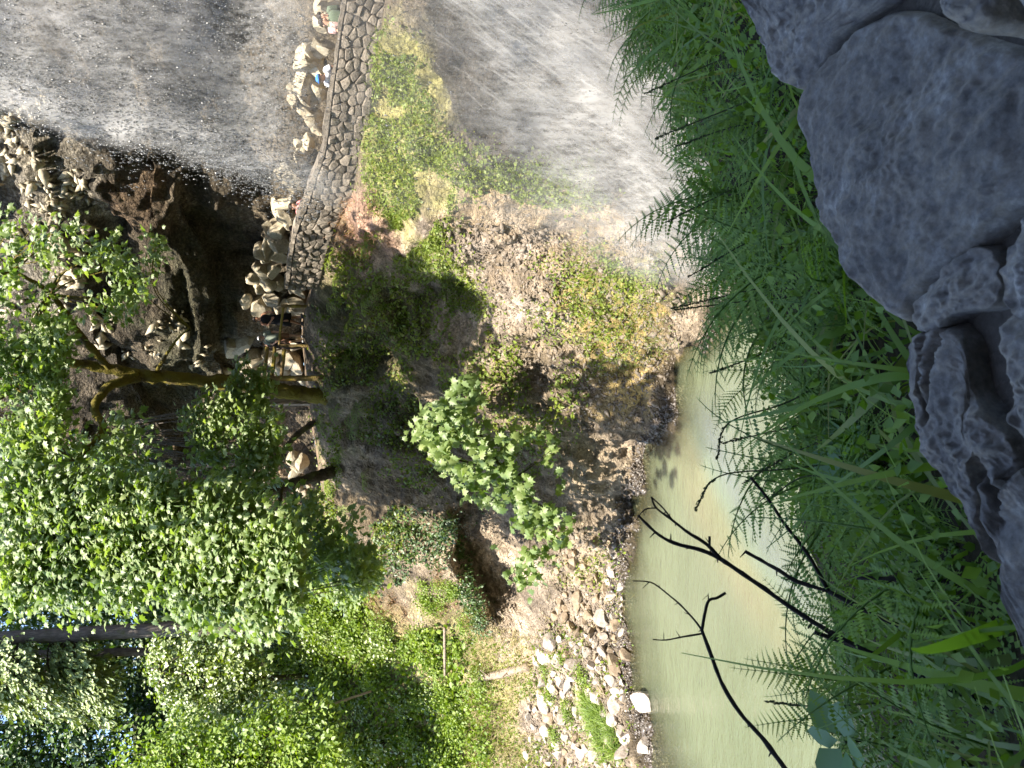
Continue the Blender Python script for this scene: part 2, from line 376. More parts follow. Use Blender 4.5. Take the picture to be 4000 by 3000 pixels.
def sheet(r0, r1, ncol, nrow, smooth=2):
    pyf = np.linspace(PYS[0], PYS[-1], ncol); R = ROWS[:, r0:r1+1]
    C = np.stack([[np.interp(-pyf, -PYS, R[:, i, k]) for k in range(3)] for i in range(R.shape[1])])   # rows,3,ncol
    w = max(3, int(ncol*0.02)); ker = np.hanning(2*w+3)[1:-1]; ker /= ker.sum()
    for i in range(C.shape[0]):
        for k in range(3): C[i, k] = np.convolve(np.pad(C[i, k], w, mode='reflect', reflect_type='odd'), ker, 'valid')
    tt = np.linspace(0, C.shape[0]-1, nrow); G = np.zeros((nrow, ncol, 3))
    for k in range(3):
        for j in range(ncol): G[:, j, k] = np.interp(tt, np.arange(C.shape[0]), C[:, k, j])
    w = max(2, int(nrow/(C.shape[0])*0.3)); ker = np.hanning(2*w+3)[1:-1]; ker /= ker.sum()
    if smooth:
        for k in range(3):
            for j in range(ncol): G[:, j, k] = np.convolve(np.pad(G[:, j, k], w, mode='reflect', reflect_type='odd'), ker, 'valid')
    return G
def grid_faces(nr, nc):
    i = np.arange(nr-1)[:, None]*nc+np.arange(nc-1)[None]; return np.stack([i, i+1, i+1+nc, i+nc], -1).reshape(-1, 4)
def grid_normals(G):
    n = norm(np.cross(np.gradient(G, axis=1), np.gradient(G, axis=0)))
    flip = (n*G).sum(-1, keepdims=True) > 0                 # face the camera side
    return np.where(flip, -n, n)
def set_col(o, C):
    a = o.data.color_attributes.new('Col', 'FLOAT_COLOR', 'POINT')
    a.data.foreach_set('color', np.c_[C, np.ones(len(C))].astype(np.float32).ravel())
def zone(C, px, py, poly, col, P, soft=70, amt=1.0, seed=0):
    m = 0; rj = np.random.default_rng(abs(seed+int(poly[0][0])))
    wx = soft*fbm(P*0.8, 4, seed); wy = soft*fbm(P*0.8+31, 4, seed+5)
    for k in range(7): m = m+inpoly(px+wx*(0.6+0.2*k)+rj.normal(0, soft*0.35), py+wy*(0.6+0.2*k)+rj.normal(0, soft*0.35), poly)/7.0
    m = np.clip(m+0.35*fbm(P*2.6, 2, seed+3)*(m > 0.05)*(m < 0.97), 0, 1)[:, None]*amt
    return C*(1-m)+np.array(col)*m

# bank
nr, nc = 400, 700
G = sheet(0, 8, nc, nr); N = grid_normals(G); P = G.reshape(-1, 3); NN = N.reshape(-1, 3)
px, py = project(P); s = np.repeat(np.linspace(0, 1, nr), nc)
w1, e1, id1 = worley(P*1.7, 3); w2, e2, id2 = worley(P*4.0, 8)
edge_t = np.clip((0.875-s)*14, 0, 1)
stream = np.clip(1-np.abs(py-1300)/1500, 0, 1)
steep = np.clip((2350-py)/300, 0, 1)
d = 0.42*fbm(P*0.33, 3, 1)*steep+0.16*fbm(P*0.9, 4, 2)+0.24*(0.5-w1)*(0.2+1.2*id1)+0.12*(0.5-w2)*(0.25+id2)+0.045*fbm(P*6, 3, 4)+steep*0.16*np.abs(fbm(P*1.5, 3, 44))
# gullies running down the steep bank
d += steep*0.55*fbm(np.c_[P[:, 0]*0.9, P[:, 1]*0.25, P[:, 2]*0.18], 3, 9)
P = P+NN*(d*edge_t)[:, None]
P[:, 2] -= 0.3*np.clip((s-0.895)*25, 0, 1)
recess = inpoly(px, py, [(1880,1980),(1780,2050),(1830,2250),(1950,2420),(2070,2440),(2100,2250),(2060,2050)])
rc = recess.reshape(nr, nc).astype(float)
for _ in range(3): rc = (rc+np.roll(rc, 4, 0)+np.roll(rc, -4, 0)+np.roll(rc, 4, 1)+np.roll(rc, -4, 1))/5
P += rc.reshape(-1, 1)*np.array([0.2, 2.6, 0.2])
bankG = P.copy()
C = np.tile(np.array([0.30, 0.24, 0.175]), (len(P), 1))
C = C*(0.8+0.45*id1)[:, None]
C = zone(C, px, py, [(1300,760),(1440,760),(1530,880),(1480,1010),(1330,1010)], (0.47,0.30,0.22), P)
C = zone(C, px, py, [(1640,850),(2150,950),(2300,1250),(1950,1350),(1700,1080)], (0.42,0.345,0.28), P, 110)
C = zone(C, px, py, [(1850,640),(2500,800),(2560,1050),(2150,1050),(1850,820)], (0.30,0.225,0.14), P, 110, 0.8)
C = zone(C, px, py, [(2250,1000),(2480,960),(2640,1250),(2640,1480),(2420,1560),(2280,1330)], (0.44,0.325,0.13), P, 110, 0.85)
C = zone(C, px, py, [(2330,980),(2560,1000),(2620,1120),(2420,1150)], (0.36,0.36,0.07), P, 90, 0.7)
C = zone(C, px, py, [(1430,100),(1430,800),(1600,900),(1800,700),(1700,100)], (0.30,0.29,0.09), P, 90, 0.7)
C = zone(C, px, py, [(1230,950),(1200,1700),(1500,2100),(1800,2000),(2350,1900),(2420,1600),(1750,1180),(1500,950)], (0.26,0.205,0.14), P, 110, 0.8)  # moist soil, toned darker where the tree shade falls
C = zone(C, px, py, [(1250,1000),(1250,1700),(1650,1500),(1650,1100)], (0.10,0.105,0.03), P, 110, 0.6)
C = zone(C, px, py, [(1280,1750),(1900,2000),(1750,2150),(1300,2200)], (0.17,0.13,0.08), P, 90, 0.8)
C = zone(C, px, py, [(1900,2350),(2300,2100),(2420,2200),(2430,3200),(2050,3200)], (0.42,0.34,0.26), P, 60, 0.9)
C = zone(C, px, py, [(1400,2350),(1900,2420),(1950,2700),(2050,3200),(1400,3200)], (0.36,0.31,0.15), P, 90, 0.9)
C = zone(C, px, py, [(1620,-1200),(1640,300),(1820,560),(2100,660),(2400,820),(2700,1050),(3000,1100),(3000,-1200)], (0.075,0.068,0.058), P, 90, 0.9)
C = C*(0.82+0.4*np.clip(fbm(P*0.8, 4, 17), -1, 1))[:, None]*(0.62+0.7*id2)[:, None]*1.4
wet = np.clip((POOL+0.35+0.25*fbm(P*1.3, 2, 5)-P[:, 2])/0.3, 0, 1)[:, None]
C = C*(1-wet)+wet*np.array([0.10, 0.078, 0.05])
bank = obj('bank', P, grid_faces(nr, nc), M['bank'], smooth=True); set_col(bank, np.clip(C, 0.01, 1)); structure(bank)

# trail
ntr = 24
G = sheet(7, 8, nc, ntr, 0); P = G.reshape(-1, 3).copy()
tr_t = np.repeat(np.linspace(0, 1, ntr), nc); P[:, 2] += 0.03*fbm(P*1.2, 3, 6)*np.clip(tr_t*6, 0, 1)-0.10*np.clip(1-tr_t*4, 0, 1)
C = np.array([0.17, 0.125, 0.085])*(1+0.35*fbm(P*1.5, 3, 7))[:, None]
lefty = project(P)[1] > 2250
C[lefty] = np.array([0.10, 0.10, 0.04])
trail = obj('trail', P, grid_faces(ntr, nc), M['trail'], smooth=True); set_col(trail, np.clip(C, 0.01, 1)); structure(trail)
trailG = P

# cliff behind the trail
ncl = 260
G = sheet(8, 12, nc, ncl); N = grid_normals(G); P = G.reshape(-1, 3); NN = N.reshape(-1, 3); px, py = project(P)
s = np.repeat(np.linspace(0, 1, ncl), nc); e = np.clip(s*12, 0, 1)
w1, e1, id1 = worley(P*np.array([1.1, 1.1, 1.5]), 13); w2, e2, id2 = worley(P*2.6, 18)
rocky = np.clip((2150-py)/200, 0, 1)
w3, e3, id3 = worley(P*3.1, 23); cob = np.clip((520-px)/200, 0, 1)
d = 1.1*fbm(P*0.22, 3, 11)+0.45*fbm(P*0.7, 4, 12)+0.30*(0.5-w1)*(0.4+id1)+0.14*(0.5-w2)*(0.3+id2)+cob*(0.34*(0.45-w2)*(0.2+id2)+0.16*(0.5-w3)*(0.2+id3))
# bedding: ledges
d += 0.22*np.sign(vnoise(np.c_[P[:, 0]*0.05, P[:, 1]*0.05, P[:, 2]*1.1+0.6*fbm(P*0.3, 2, 20)], 14))
P = P+NN*(d*e*(0.25+0.75*rocky))[:, None]
C = np.tile(np.array([0.15, 0.122, 0.086]), (len(P), 1))*(0.6+0.8*id1)[:, None]
cobc = (0.30+0.95*id2*id3)[:, None]
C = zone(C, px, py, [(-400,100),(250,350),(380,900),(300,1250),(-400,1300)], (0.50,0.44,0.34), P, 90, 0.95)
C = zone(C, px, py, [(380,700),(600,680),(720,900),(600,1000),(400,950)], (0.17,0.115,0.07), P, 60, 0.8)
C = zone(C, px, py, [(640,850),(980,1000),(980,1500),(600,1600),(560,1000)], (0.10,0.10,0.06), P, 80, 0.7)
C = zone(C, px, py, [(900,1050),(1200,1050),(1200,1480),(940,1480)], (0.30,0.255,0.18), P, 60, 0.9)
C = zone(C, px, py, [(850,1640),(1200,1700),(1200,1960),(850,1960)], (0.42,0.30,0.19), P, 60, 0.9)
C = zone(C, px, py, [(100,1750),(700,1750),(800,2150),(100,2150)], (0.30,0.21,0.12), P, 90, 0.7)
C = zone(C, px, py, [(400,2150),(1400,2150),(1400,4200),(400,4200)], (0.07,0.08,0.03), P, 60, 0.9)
C = C*(1+0.45*fbm(P*1.1, 4, 19))[:, None]*np.where(cob[:, None] > 0, 1-cob[:, None]+cob[:, None]*cobc, 1)
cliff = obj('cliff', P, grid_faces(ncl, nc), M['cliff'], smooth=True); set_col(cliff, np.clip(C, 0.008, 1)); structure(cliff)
cliffG = P

# land behind and to the sides, out to the horizon
obj_ground = []
x = np.linspace(-900, 900, 60); y = np.linspace(-900, 900, 60); xx, yy = np.meshgrid(x, y)
zz = np.full(xx.shape, -9.6); gp = np.stack([xx, yy, zz], -1).reshape(-1, 3)
ground = obj('ground', gp, grid_faces(60, 60), M['near'], smooth=True); set_col(ground, np.tile([0.05, 0.05, 0.025], (len(gp), 1))); structure(ground)

# near bank below the camera's parapet
WALL_IN = onz(np.array([4000., 3530., 3110., 2870., 2700., 2400.]), np.array([2600., 1350., 400., 0., -400., -1200.]), -0.74)
WALL_IN = np.vstack([WALL_IN[0]+(WALL_IN[0]-WALL_IN[1])*3, WALL_IN])
wa, wb = WALL_IN[1], WALL_IN[-2]
wdir = norm((wb-wa)*np.array([1, 1, 0])); wout = np.array([-wdir[1], wdir[0], 0.0])
if wout[1] < 0: wout = -wout
def near_z(dd):
    return np.interp(dd, [-6, -0.62, -0.6, 0.0, 0.12, 1.0, 2.2, 3.2, 5.6, 9.0], [-1.62, -1.6, -1.5, -1.3, -1.02, -1.42, -2.1, -3.4, -7.3, -9.5])
def near_pt(ss, dd):
    p = wa[None]*np.array([1, 1, 0])+np.asarray(ss)[:, None]*wdir+np.asarray(dd)[:, None]*wout
    p[:, 2] = near_z(np.asarray(dd)); return p
ns, nd = 240, 200
ss, dd = np.meshgrid(np.linspace(-9, 14, ns), np.linspace(-6, 9, nd)); P = near_pt(ss.ravel(), dd.ravel())
P[:, 2] += np.where(dd.ravel() > 0.25, 0.12, 0.02)*fbm(P*1.4, 4, 21)
C = np.tile([0.045, 0.038, 0.022], (len(P), 1))*(1+0.4*fbm(P*3, 3, 22))[:, None]
C[dd.ravel() < -0.5] = [0.16, 0.13, 0.10]
near = obj('near_bank', P, grid_faces(nd, ns), M['near'], smooth=True); set_col(near, np.clip(C, 0.01, 1)); structure(near)

BVH = BVHTree.FromPolygons([tuple(v) for v in np.vstack([bankG, trailG, cliffG])],
    [tuple(f) for f in np.vstack([grid_faces(nr, nc), grid_faces(ntr, nc)+len(bankG), grid_faces(ncl, nc)+len(bankG)+len(trailG)])])
def hit(px, py):
    d = rays(px, py); r = BVH.ray_cast(Vector((0, 0, 0)), Vector(d).normalized(), 300)
    if r[0] is None: return None, None
    n = np.array(r[1]); n = -n if n@d > 0 else n
    return np.array(r[0]), n
def nearest(marks, a, b): return min(marks, key=lambda m: (m[0]-a)**2+(m[1]-b)**2)[2]
def drop(p, h=3.0):
    r = BVH.ray_cast(Vector((p[0], p[1], p[2]+h)), Vector((0, 0, -1)), 60)
    return np.array(r[0]) if r[0] is not None else np.array(p)
# ------------------------------------------------------------------ pool
def pool_mat():
    t = NT('murky pool water'); c = t.coord(False)
    dep = t.add('ShaderNodeVertexColor', layer_name='Col').outputs[0]
    mp = t.add('ShaderNodeMapping', {'Vector': c, 'Rotation': (0, 0, 0.5), 'Scale': (1.0, 2.6, 1)}).outputs[0]
    w1 = t.noise(mp, 1.6, 4, 0.55); w2 = t.noise(mp, 6.5, 3, 0.6)
    bm = t.add('ShaderNodeBump', {'Strength': 0.7, 'Distance': 0.09, 'Height': t.math('ADD', w1, t.math('MULTIPLY', w2, 0.45))})
    n = t.noise(c, 0.22, 4); col = t.ramp(n, [(0.3, (0.098, 0.116, 0.066)), (0.7, (0.122, 0.14, 0.084))])
    murky = t.add('ShaderNodeBsdfPrincipled', {'Base Color': col, 'Roughness': 0.08, 'Normal': bm.outputs[0], 'Specular IOR Level': 0.6, 'IOR': 1.36})
    tr = t.add('ShaderNodeBsdfTransparent', {0: (0.80, 0.80, 0.62, 1)}); gl = t.add('ShaderNodeBsdfGlossy', {'Roughness': 0.1, 'Normal': bm.outputs[0]})
    fr = t.add('ShaderNodeFresnel', {0: 1.33, 'Normal': bm.outputs[0]})
    clear = t.add('ShaderNodeMixShader', {0: fr.outputs[0], 1: tr.outputs[0], 2: gl.outputs[0]})
    fac = t.add('ShaderNodeSeparateColor', {0: dep}).outputs[0]
    m = t.add('ShaderNodeMixShader', {0: fac, 1: clear.outputs[0], 2: murky.outputs[0]})
    return t.done(m.outputs[0])
nx, ny = 220, 200
xx, yy = np.meshgrid(np.linspace(-40, 26, nx), np.linspace(2.2, 40, ny))
P = np.stack([xx, yy, np.full(xx.shape, POOL)], -1).reshape(-1, 3)
# shallow water over the stones at the edge lets the bed show, deep water is murky
bedz = np.full(len(P), -9.0)
for i, p in enumerate(P):
    if p[1] > 9:
        r = BVH.ray_cast(Vector((p[0], p[1], 60)), Vector((0, 0, -1)), 100)
        if r[0] is not None: bedz[i] = r[0].z
dep = np.clip((POOL-bedz)/1.1, 0, 1)**0.8*0.93
keep = (bedz < POOL+1.2)
F = grid_faces(ny, nx); F = F[keep[F].any(1)]
P[:, 2] += 0.012*fbm(P*1.4, 2, 30)
pool = obj('pool', P, F, pool_mat(), smooth=True); set_col(pool, np.stack([dep]*3, 1)); structure(pool)

# ------------------------------------------------------------------ unseen overhang above the camera, shaped to lay shade on the foreground
prof = [(-8, -1.8), (-7.8, 3), (-6.6, 7), (-4, 8.4), (-0.8, 8.9), (-0.4, 9.6), (-1.4, 11.5), (-3.4, 16), (-6, 22), (-30, 24)]
pr = resample(np.array([(0, a, b) for a, b in prof]), 70)
nxs = 150; xs = np.linspace(-30, 40, nxs); G = np.zeros((70, nxs, 3))
for j, xv in enumerate(xs):
    f = np.clip((xv-1.2)/3.5, 0, 1); f = f*f*(3-2*f)         # brought further out on the right to shade the falls, where the stream comes over
    yy = pr[:, 1].copy(); zz = pr[:, 2].copy()
    up = np.clip((zz-3)/3, 0, 1)
    G[:, j, 0] = xv; G[:, j, 1] = yy+f*4.5*up; G[:, j, 2] = zz+f*np.clip((zz-2)/4, 0, 1)*7.5
P = G.reshape(-1, 3); P = P+np.c_[0*P[:, 0], 0.5*fbm(P*0.5, 4, 41), 0.45*fbm(P*0.5+9, 4, 42)]
C = np.tile([0.24, 0.215, 0.19], (len(P), 1))*(1+0.4*fbm(P*0.8, 4, 43))[:, None]
over = obj('shade_overhang', P, grid_faces(70, nxs), M['cliff'], smooth=True); set_col(over, np.clip(C, 0.01, 1)); structure(over)

# ------------------------------------------------------------------ waterfall
def veil_mat(name, streak, lo, hi, alb=0.75, turn=0.0, fine=9.0, wf=0.38):
    t = NT(name); c = t.coord(False); den = t.add('ShaderNodeSeparateColor', {0: t.add('ShaderNodeVertexColor', layer_name='Col').outputs[0]}).outputs[0]
    mp = t.add('ShaderNodeMapping', {'Vector': t.add('ShaderNodeMapping', {'Vector': c, 'Rotation': (0, turn, 0)}).outputs[0], 'Scale': (1, 1, streak)}).outputs[0]
    n1 = t.noise(mp, 1.1, 5, 0.6); n2 = t.noise(mp, fine, 5, 0.7)
    a = t.ramp(t.math('ADD', t.math('MULTIPLY', n1, 1-wf), t.math('MULTIPLY', n2, wf)), [(lo, (0,)*3), (hi, (1,)*3)])
    fac = t.math('MULTIPLY', a, den)
    d = t.add('ShaderNodeBsdfDiffuse', {0: (alb, alb*1.0, alb*1.02, 1)}); tl = t.add('ShaderNodeBsdfTranslucent', {0: (alb, alb, alb*1.02, 1)})
    m = t.add('ShaderNodeMixShader', {0: 0.5, 1: d.outputs[0], 2: tl.outputs[0]})
    x = t.add('ShaderNodeMixShader', {0: fac, 1: t.add('ShaderNodeBsdfTransparent').outputs[0], 2: m.outputs[0]})
    return t.done(x.outputs[0])
def seg_d(px, py, a, b):
    a = np.array(a, float); b = np.array(b, float); ab = b-a
    t = np.clip(((px-a[0])*ab[0]+(py-a[1])*ab[1])/(ab@ab), 0, 1)
    return np.hypot(px-(a[0]+t*ab[0]), py-(a[1]+t*ab[1])), t
LEFT = [(-600, 330), (0, 430), (300, 500), (650, 600), (1100, 745), (1270, 800), (1700, 850), (2100, 950), (2500, 1080), (2950, 1250), (3300, 1330)]
def left_edge(px): return np.interp(px, [a for a, b in LEFT], [b for a, b in LEFT])
def veil_density(px, py):
    g = lambda d, w: np.exp(-(d/w)**2)
    top = np.clip((1250-px)/250, 0, 1); low = np.clip((px-1450)/350, 0, 1)
    inside = np.clip((left_edge(px)-py)/90, 0, 1)
    edge = g(seg_d(px, py, (-200, 330), (1230, 760))[0], 75)*np.clip((1500-px)/250, 0, 1)
    plume = g(seg_d(px, py, (1850, -300), (2500, 560))[0], 260)*0.75+g(seg_d(px, py, (2350, 300), (2800, 900))[0], 290)*0.62
    plume += 0.35*g(seg_d(px, py, (1990, 520), (2260, 690))[0], 22)
    base = 0.36*top+0.09+0.15*low*np.clip((px-1400)/900, 0.3, 1)
    return np.clip(inside*base+edge*1.0*inside+plume*np.clip((px-1500)/300, 0, 1)*np.clip((left_edge(px)+40-py)/150, 0, 1), 0, 0.85)
FALLS = thing('waterfall', at(2900, 300, 10.5), 'white waterfall of spray and frozen droplets plunging past the stone wall', 'waterfall')
FALLS['kind'] = 'structure'
vm = [veil_mat('falling spray veil', 0.26, 0.44, 0.59, 0.8, 0.0, 13.0, 0.55), veil_mat('drifting mist veil', 0.11, 0.38, 0.64, 0.66, -0.85)]
rng = np.random.default_rng(5)
for k, (yb, dk, amt) in enumerate([(9.5, 0, 0.55), (10.1, 1, 0.6), (10.7, 0, 0.6), (11.2, 1, 0.6)]):
    a, b = 150, 120
    qx, qy = np.meshgrid(np.linspace(-500, 3150, a), np.linspace(-900, 1400, b))
    Yd = yb+0.35*fbm(np.c_[qx.ravel()/500., qy.ravel()/400., np.full(qx.size, k*3.3)], 3, 50+k)
    P = at(qx.ravel(), qy.ravel(), Yd); wob = 70*fbm(np.c_[qx.ravel()/350., qy.ravel()/260., np.full(qx.size, k*5.1)], 3, 55+k)
    den = veil_density(qx.ravel(), qy.ravel()+wob)*amt
    den *= np.clip((P[:, 2]-POOL)/0.4, 0, 1)
    F = grid_faces(b, a); F = F[(den[F] > 0.004).any(1) & (P[F][:, :, 2] > POOL-0.1).all(1)]
    o = obj('water_veil', P, F, vm[dk], FALLS, smooth=True); set_col(o, np.stack([den]*3, 1))
# spray sheets over the pool, the rainbow painted into their colour by view angle
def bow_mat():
    t = NT('rainbow tinted pool spray'); c = t.coord(False); den = t.add('ShaderNodeSeparateColor', {0: t.add('ShaderNodeVertexColor', layer_name='Col').outputs[0]}).outputs[0]
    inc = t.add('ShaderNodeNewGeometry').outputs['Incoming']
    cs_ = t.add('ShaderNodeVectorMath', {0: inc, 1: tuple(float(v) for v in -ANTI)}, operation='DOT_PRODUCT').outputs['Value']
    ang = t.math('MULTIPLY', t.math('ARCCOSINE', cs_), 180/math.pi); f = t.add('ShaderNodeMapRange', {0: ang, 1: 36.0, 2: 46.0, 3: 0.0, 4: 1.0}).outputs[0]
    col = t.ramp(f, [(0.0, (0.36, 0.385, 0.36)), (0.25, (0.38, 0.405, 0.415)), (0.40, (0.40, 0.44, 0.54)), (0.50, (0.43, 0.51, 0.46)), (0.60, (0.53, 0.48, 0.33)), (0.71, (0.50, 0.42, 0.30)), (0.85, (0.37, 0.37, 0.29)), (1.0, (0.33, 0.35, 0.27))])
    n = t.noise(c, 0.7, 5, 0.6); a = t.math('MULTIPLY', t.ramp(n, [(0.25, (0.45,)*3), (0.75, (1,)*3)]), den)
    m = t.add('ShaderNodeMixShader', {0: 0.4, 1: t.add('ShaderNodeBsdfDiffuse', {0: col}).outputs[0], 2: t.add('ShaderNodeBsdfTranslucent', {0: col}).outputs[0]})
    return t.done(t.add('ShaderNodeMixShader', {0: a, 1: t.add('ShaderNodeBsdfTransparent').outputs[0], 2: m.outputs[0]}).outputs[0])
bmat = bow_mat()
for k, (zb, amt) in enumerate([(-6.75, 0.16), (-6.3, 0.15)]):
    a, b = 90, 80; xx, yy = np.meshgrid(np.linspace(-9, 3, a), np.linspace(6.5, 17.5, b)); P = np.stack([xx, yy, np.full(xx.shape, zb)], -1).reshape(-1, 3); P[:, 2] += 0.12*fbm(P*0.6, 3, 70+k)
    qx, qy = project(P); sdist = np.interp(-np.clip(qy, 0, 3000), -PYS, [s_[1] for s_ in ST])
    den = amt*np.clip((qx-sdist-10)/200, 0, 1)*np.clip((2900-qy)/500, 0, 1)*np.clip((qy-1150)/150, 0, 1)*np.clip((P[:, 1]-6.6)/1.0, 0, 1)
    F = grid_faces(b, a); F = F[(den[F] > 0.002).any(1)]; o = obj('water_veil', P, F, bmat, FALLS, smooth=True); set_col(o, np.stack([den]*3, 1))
# droplets and torn clots of water caught in the air
def drop_mat():
    t = NT('water droplets'); g = t.add('ShaderNodeNewGeometry').outputs['Random Per Island']
    col = t.ramp(g, [(0, (0.05, 0.05, 0.045)), (0.5, (0.10, 0.10, 0.095)), (0.85, (0.16, 0.163, 0.166)), (1, (0.25, 0.257, 0.265))])
    d = t.add('ShaderNodeBsdfDiffuse', {0: col}); tl = t.add('ShaderNodeBsdfTranslucent', {0: col}); m = t.add('ShaderNodeMixShader', {0: 0.45, 1: d.outputs[0], 2: tl.outputs[0]})
    gl = t.add('ShaderNodeBsdfGlossy', {'Roughness': 0.25}); m2 = t.add('ShaderNodeMixShader', {0: 0.12, 1: m.outputs[0], 2: gl.outputs[0]})
    x = t.add('ShaderNodeMixShader', {0: 0.55, 1: t.add('ShaderNodeBsdfTransparent').outputs[0], 2: m2.outputs[0]})
    return t.done(x.outputs[0])
OCT = (np.array([(0, 1, 0), (0, -1, 0), (0.42, 0, 0), (-0.42, 0, 0), (0, 0.1, 0.42), (0, -0.1, -0.42)]),
       np.array([(0, 2, 4), (0, 4, 3), (0, 3, 5), (0, 5, 2), (1, 4, 2), (1, 3, 4), (1, 5, 3), (1, 2, 5)]))
TET = (np.array([(0, 1, 0), (0.4, -0.6, 0.15), (-0.4, -0.5, 0.15), (0.05, -0.5, -0.45)]), np.array([(0, 1, 2), (0, 2, 3), (0, 3, 1), (1, 3, 2)]))
n = 170000
qx = rng.uniform(-500, 2950, n); qy = rng.uniform(-700, 1250, n)
w = np.where(qx < 1200, 0.75, np.where(qx < 1500, 0.22, 0.34))*np.clip((left_edge(qx)+20-qy)/60, 0, 1)
w *= np.clip(0.6+0.8*fbm(np.c_[qx/200, qy/110, 0*qx], 3, 60), 0.10, 1.2)
w += 0.8*np.exp(-(seg_d(qx, qy, (-200, 330), (1230, 770))[0]/55)**2)
k = rng.random(n) < w; qx, qy = qx[k], qy[k]; n = len(qx)
P = at(qx, qy, rng.uniform(9.2, 12.2, n)); ok = P[:, 2] > POOL+0.2; P = P[ok]; n = len(P); qx = qx[ok]
size = rng.lognormal(-4.25, 0.5, n)*np.where(qx < 1200, 1.35, 0.8); size = np.clip(size, 0.004, 0.05)
dirs = np.c_[rng.normal(-0.06, 0.16, n), rng.normal(0, 0.14, n), -np.ones(n)]
V, F = place(TET, P, norm(rng.normal(0, 1, (n, 3))), dirs, size)
stuff(obj('droplet', V, F, drop_mat(), FALLS))

# long flow lines in the fan of spray below the wall
n = 900; qx = rng.uniform(1650, 2750, n); off = rng.normal(0, 190, n); qy = -150+(qx-1800)*1.05+off; k = (qy < left_edge(qx)-60) & (qy > -400); qx, qy = qx[k], qy[k]; n = len(qx)
P = at(qx, qy, rng.uniform(9.3, 11.0, n)); k = P[:, 2] > POOL+1.2; P = P[k]; n = len(P)
t = NT('spray streak'); mm = t.add('ShaderNodeMixShader', {0: 0.10, 1: t.add('ShaderNodeBsdfTransparent').outputs[0], 2: t.add('ShaderNodeBsdfDiffuse', {0: (0.8, 0.82, 0.85, 1)}).outputs[0]}); t.done(mm.outputs[0])
V, F = place(strand(0.016, 6, 0.35), P, np.tile([0.2, -1.0, 0.2], (n, 1)), np.c_[rng.normal(-0.55, 0.10, n), rng.normal(0, 0.08, n), -np.ones(n)], rng.uniform(0.4, 1.5, n))
stuff(obj('spray_streak', V, F, t.m, FALLS))
n = 700; f = rng.random(n); qx = -150+f*1330; qy = 335+f*440-np.abs(rng.normal(0, 120, n)); P = at(qx, qy, rng.uniform(9.4, 10.8, n))
V, F = place(strand(0.012, 5, 0.2), P, np.tile([0.2, -1.0, 0.2], (n, 1)), np.c_[rng.normal(-0.18, 0.10, n), rng.normal(0, 0.08, n), -np.ones(n)], rng.uniform(0.15, 0.6, n))
stuff(obj('spray_streak', V, F, t.m, FALLS))
# bright torn clots along the lit outer edge of the fall
cc = []
for i in range(150):
    f = rng.random(); a, b = -100+f*1330, 345+f*430+rng.normal(0, 55)-abs(rng.normal(0, 90)); m = int(rng.integers(15, 70)); sp_ = rng.uniform(12, 34)
    cc.append(np.c_[rng.normal(a, sp_*1.7, m), rng.normal(b, sp_, m)])
cc = np.concatenate(cc); n = len(cc); P = at(cc[:, 0], cc[:, 1], rng.uniform(9.6, 10.6, n))
V, F = place(OCT, P, norm(rng.normal(0, 1, (n, 3))), np.c_[rng.normal(-0.1, 0.25, n), rng.normal(0, 0.2, n), -np.ones(n)], rng.lognormal(-4.2, 0.45, n))
stuff(obj('droplet', V, F, drop_mat(), FALLS))
n = 9000
qx = rng.uniform(1500, 2900, n); qy = rng.uniform(-300, 1150, n); k = rng.random(n) < np.clip((left_edge(qx)-qy)/200, 0, 1); qx, qy = qx[k], qy[k]; n = len(qx)
P = at(qx, qy, rng.uniform(9.2, 10.6, n)); P = P[P[:, 2] > POOL+0.2]; n = len(P)
V, F = place((TET[0]*np.array([0.25, 1, 0.25]), TET[1]), P, norm(rng.normal(0, 1, (n, 3))), np.c_[rng.normal(-0.12, 0.08, n), rng.normal(0, 0.1, n), -np.ones(n)], rng.uniform(0.012, 0.04, n))
stuff(obj('droplet', V, F, drop_mat(), FALLS))
# ------------------------------------------------------------------ rocks
def rock_shape(seed, flat=0.75, cuts=15, sub=3):
    r = random.Random(seed); bm = bmesh.new(); bmesh.ops.create_icosphere(bm, subdivisions=sub, radius=1)
    V = np.array([v.co[:] for v in bm.verts]); F = [tuple(v.index for v in f.verts) for f in bm.faces]; bm.free()
    for i in range(cuts):
        n = norm(np.array([r.gauss(0, 1) for _ in range(3)])); dlim = r.uniform(0.38, 0.78)
        dd = V@n; V = V-np.maximum(dd-dlim, 0)[:, None]*n*0.97
    V = V*np.array([r.uniform(0.8, 1.25), r.uniform(0.75, 1.1), flat*r.uniform(0.8, 1.2)])
    V = V*(1+0.05*fbm(V*2.2+seed, 3, seed))[:, None]
    return mesh('rock', V, F)
ROCKS = [rock_shape(100+i) for i in range(14)]
SLABS = [rock_shape(200+i, 0.5, 11) for i in range(6)]
def with_mat(m, mat, cache={}):
    k = (m.name, mat.name)
    if k not in cache:
        c = m.copy(); c.materials.append(mat); cache[k] = c
    return cache[k]
def rock(name, m, mat, loc, scale, rot, label, cat_, group=None):
    o = link(name, with_mat(m, mat), None, loc); o.scale = scale; o.rotation_euler = rot
    return tag(o, label, cat_, group)
R = random.Random(3)

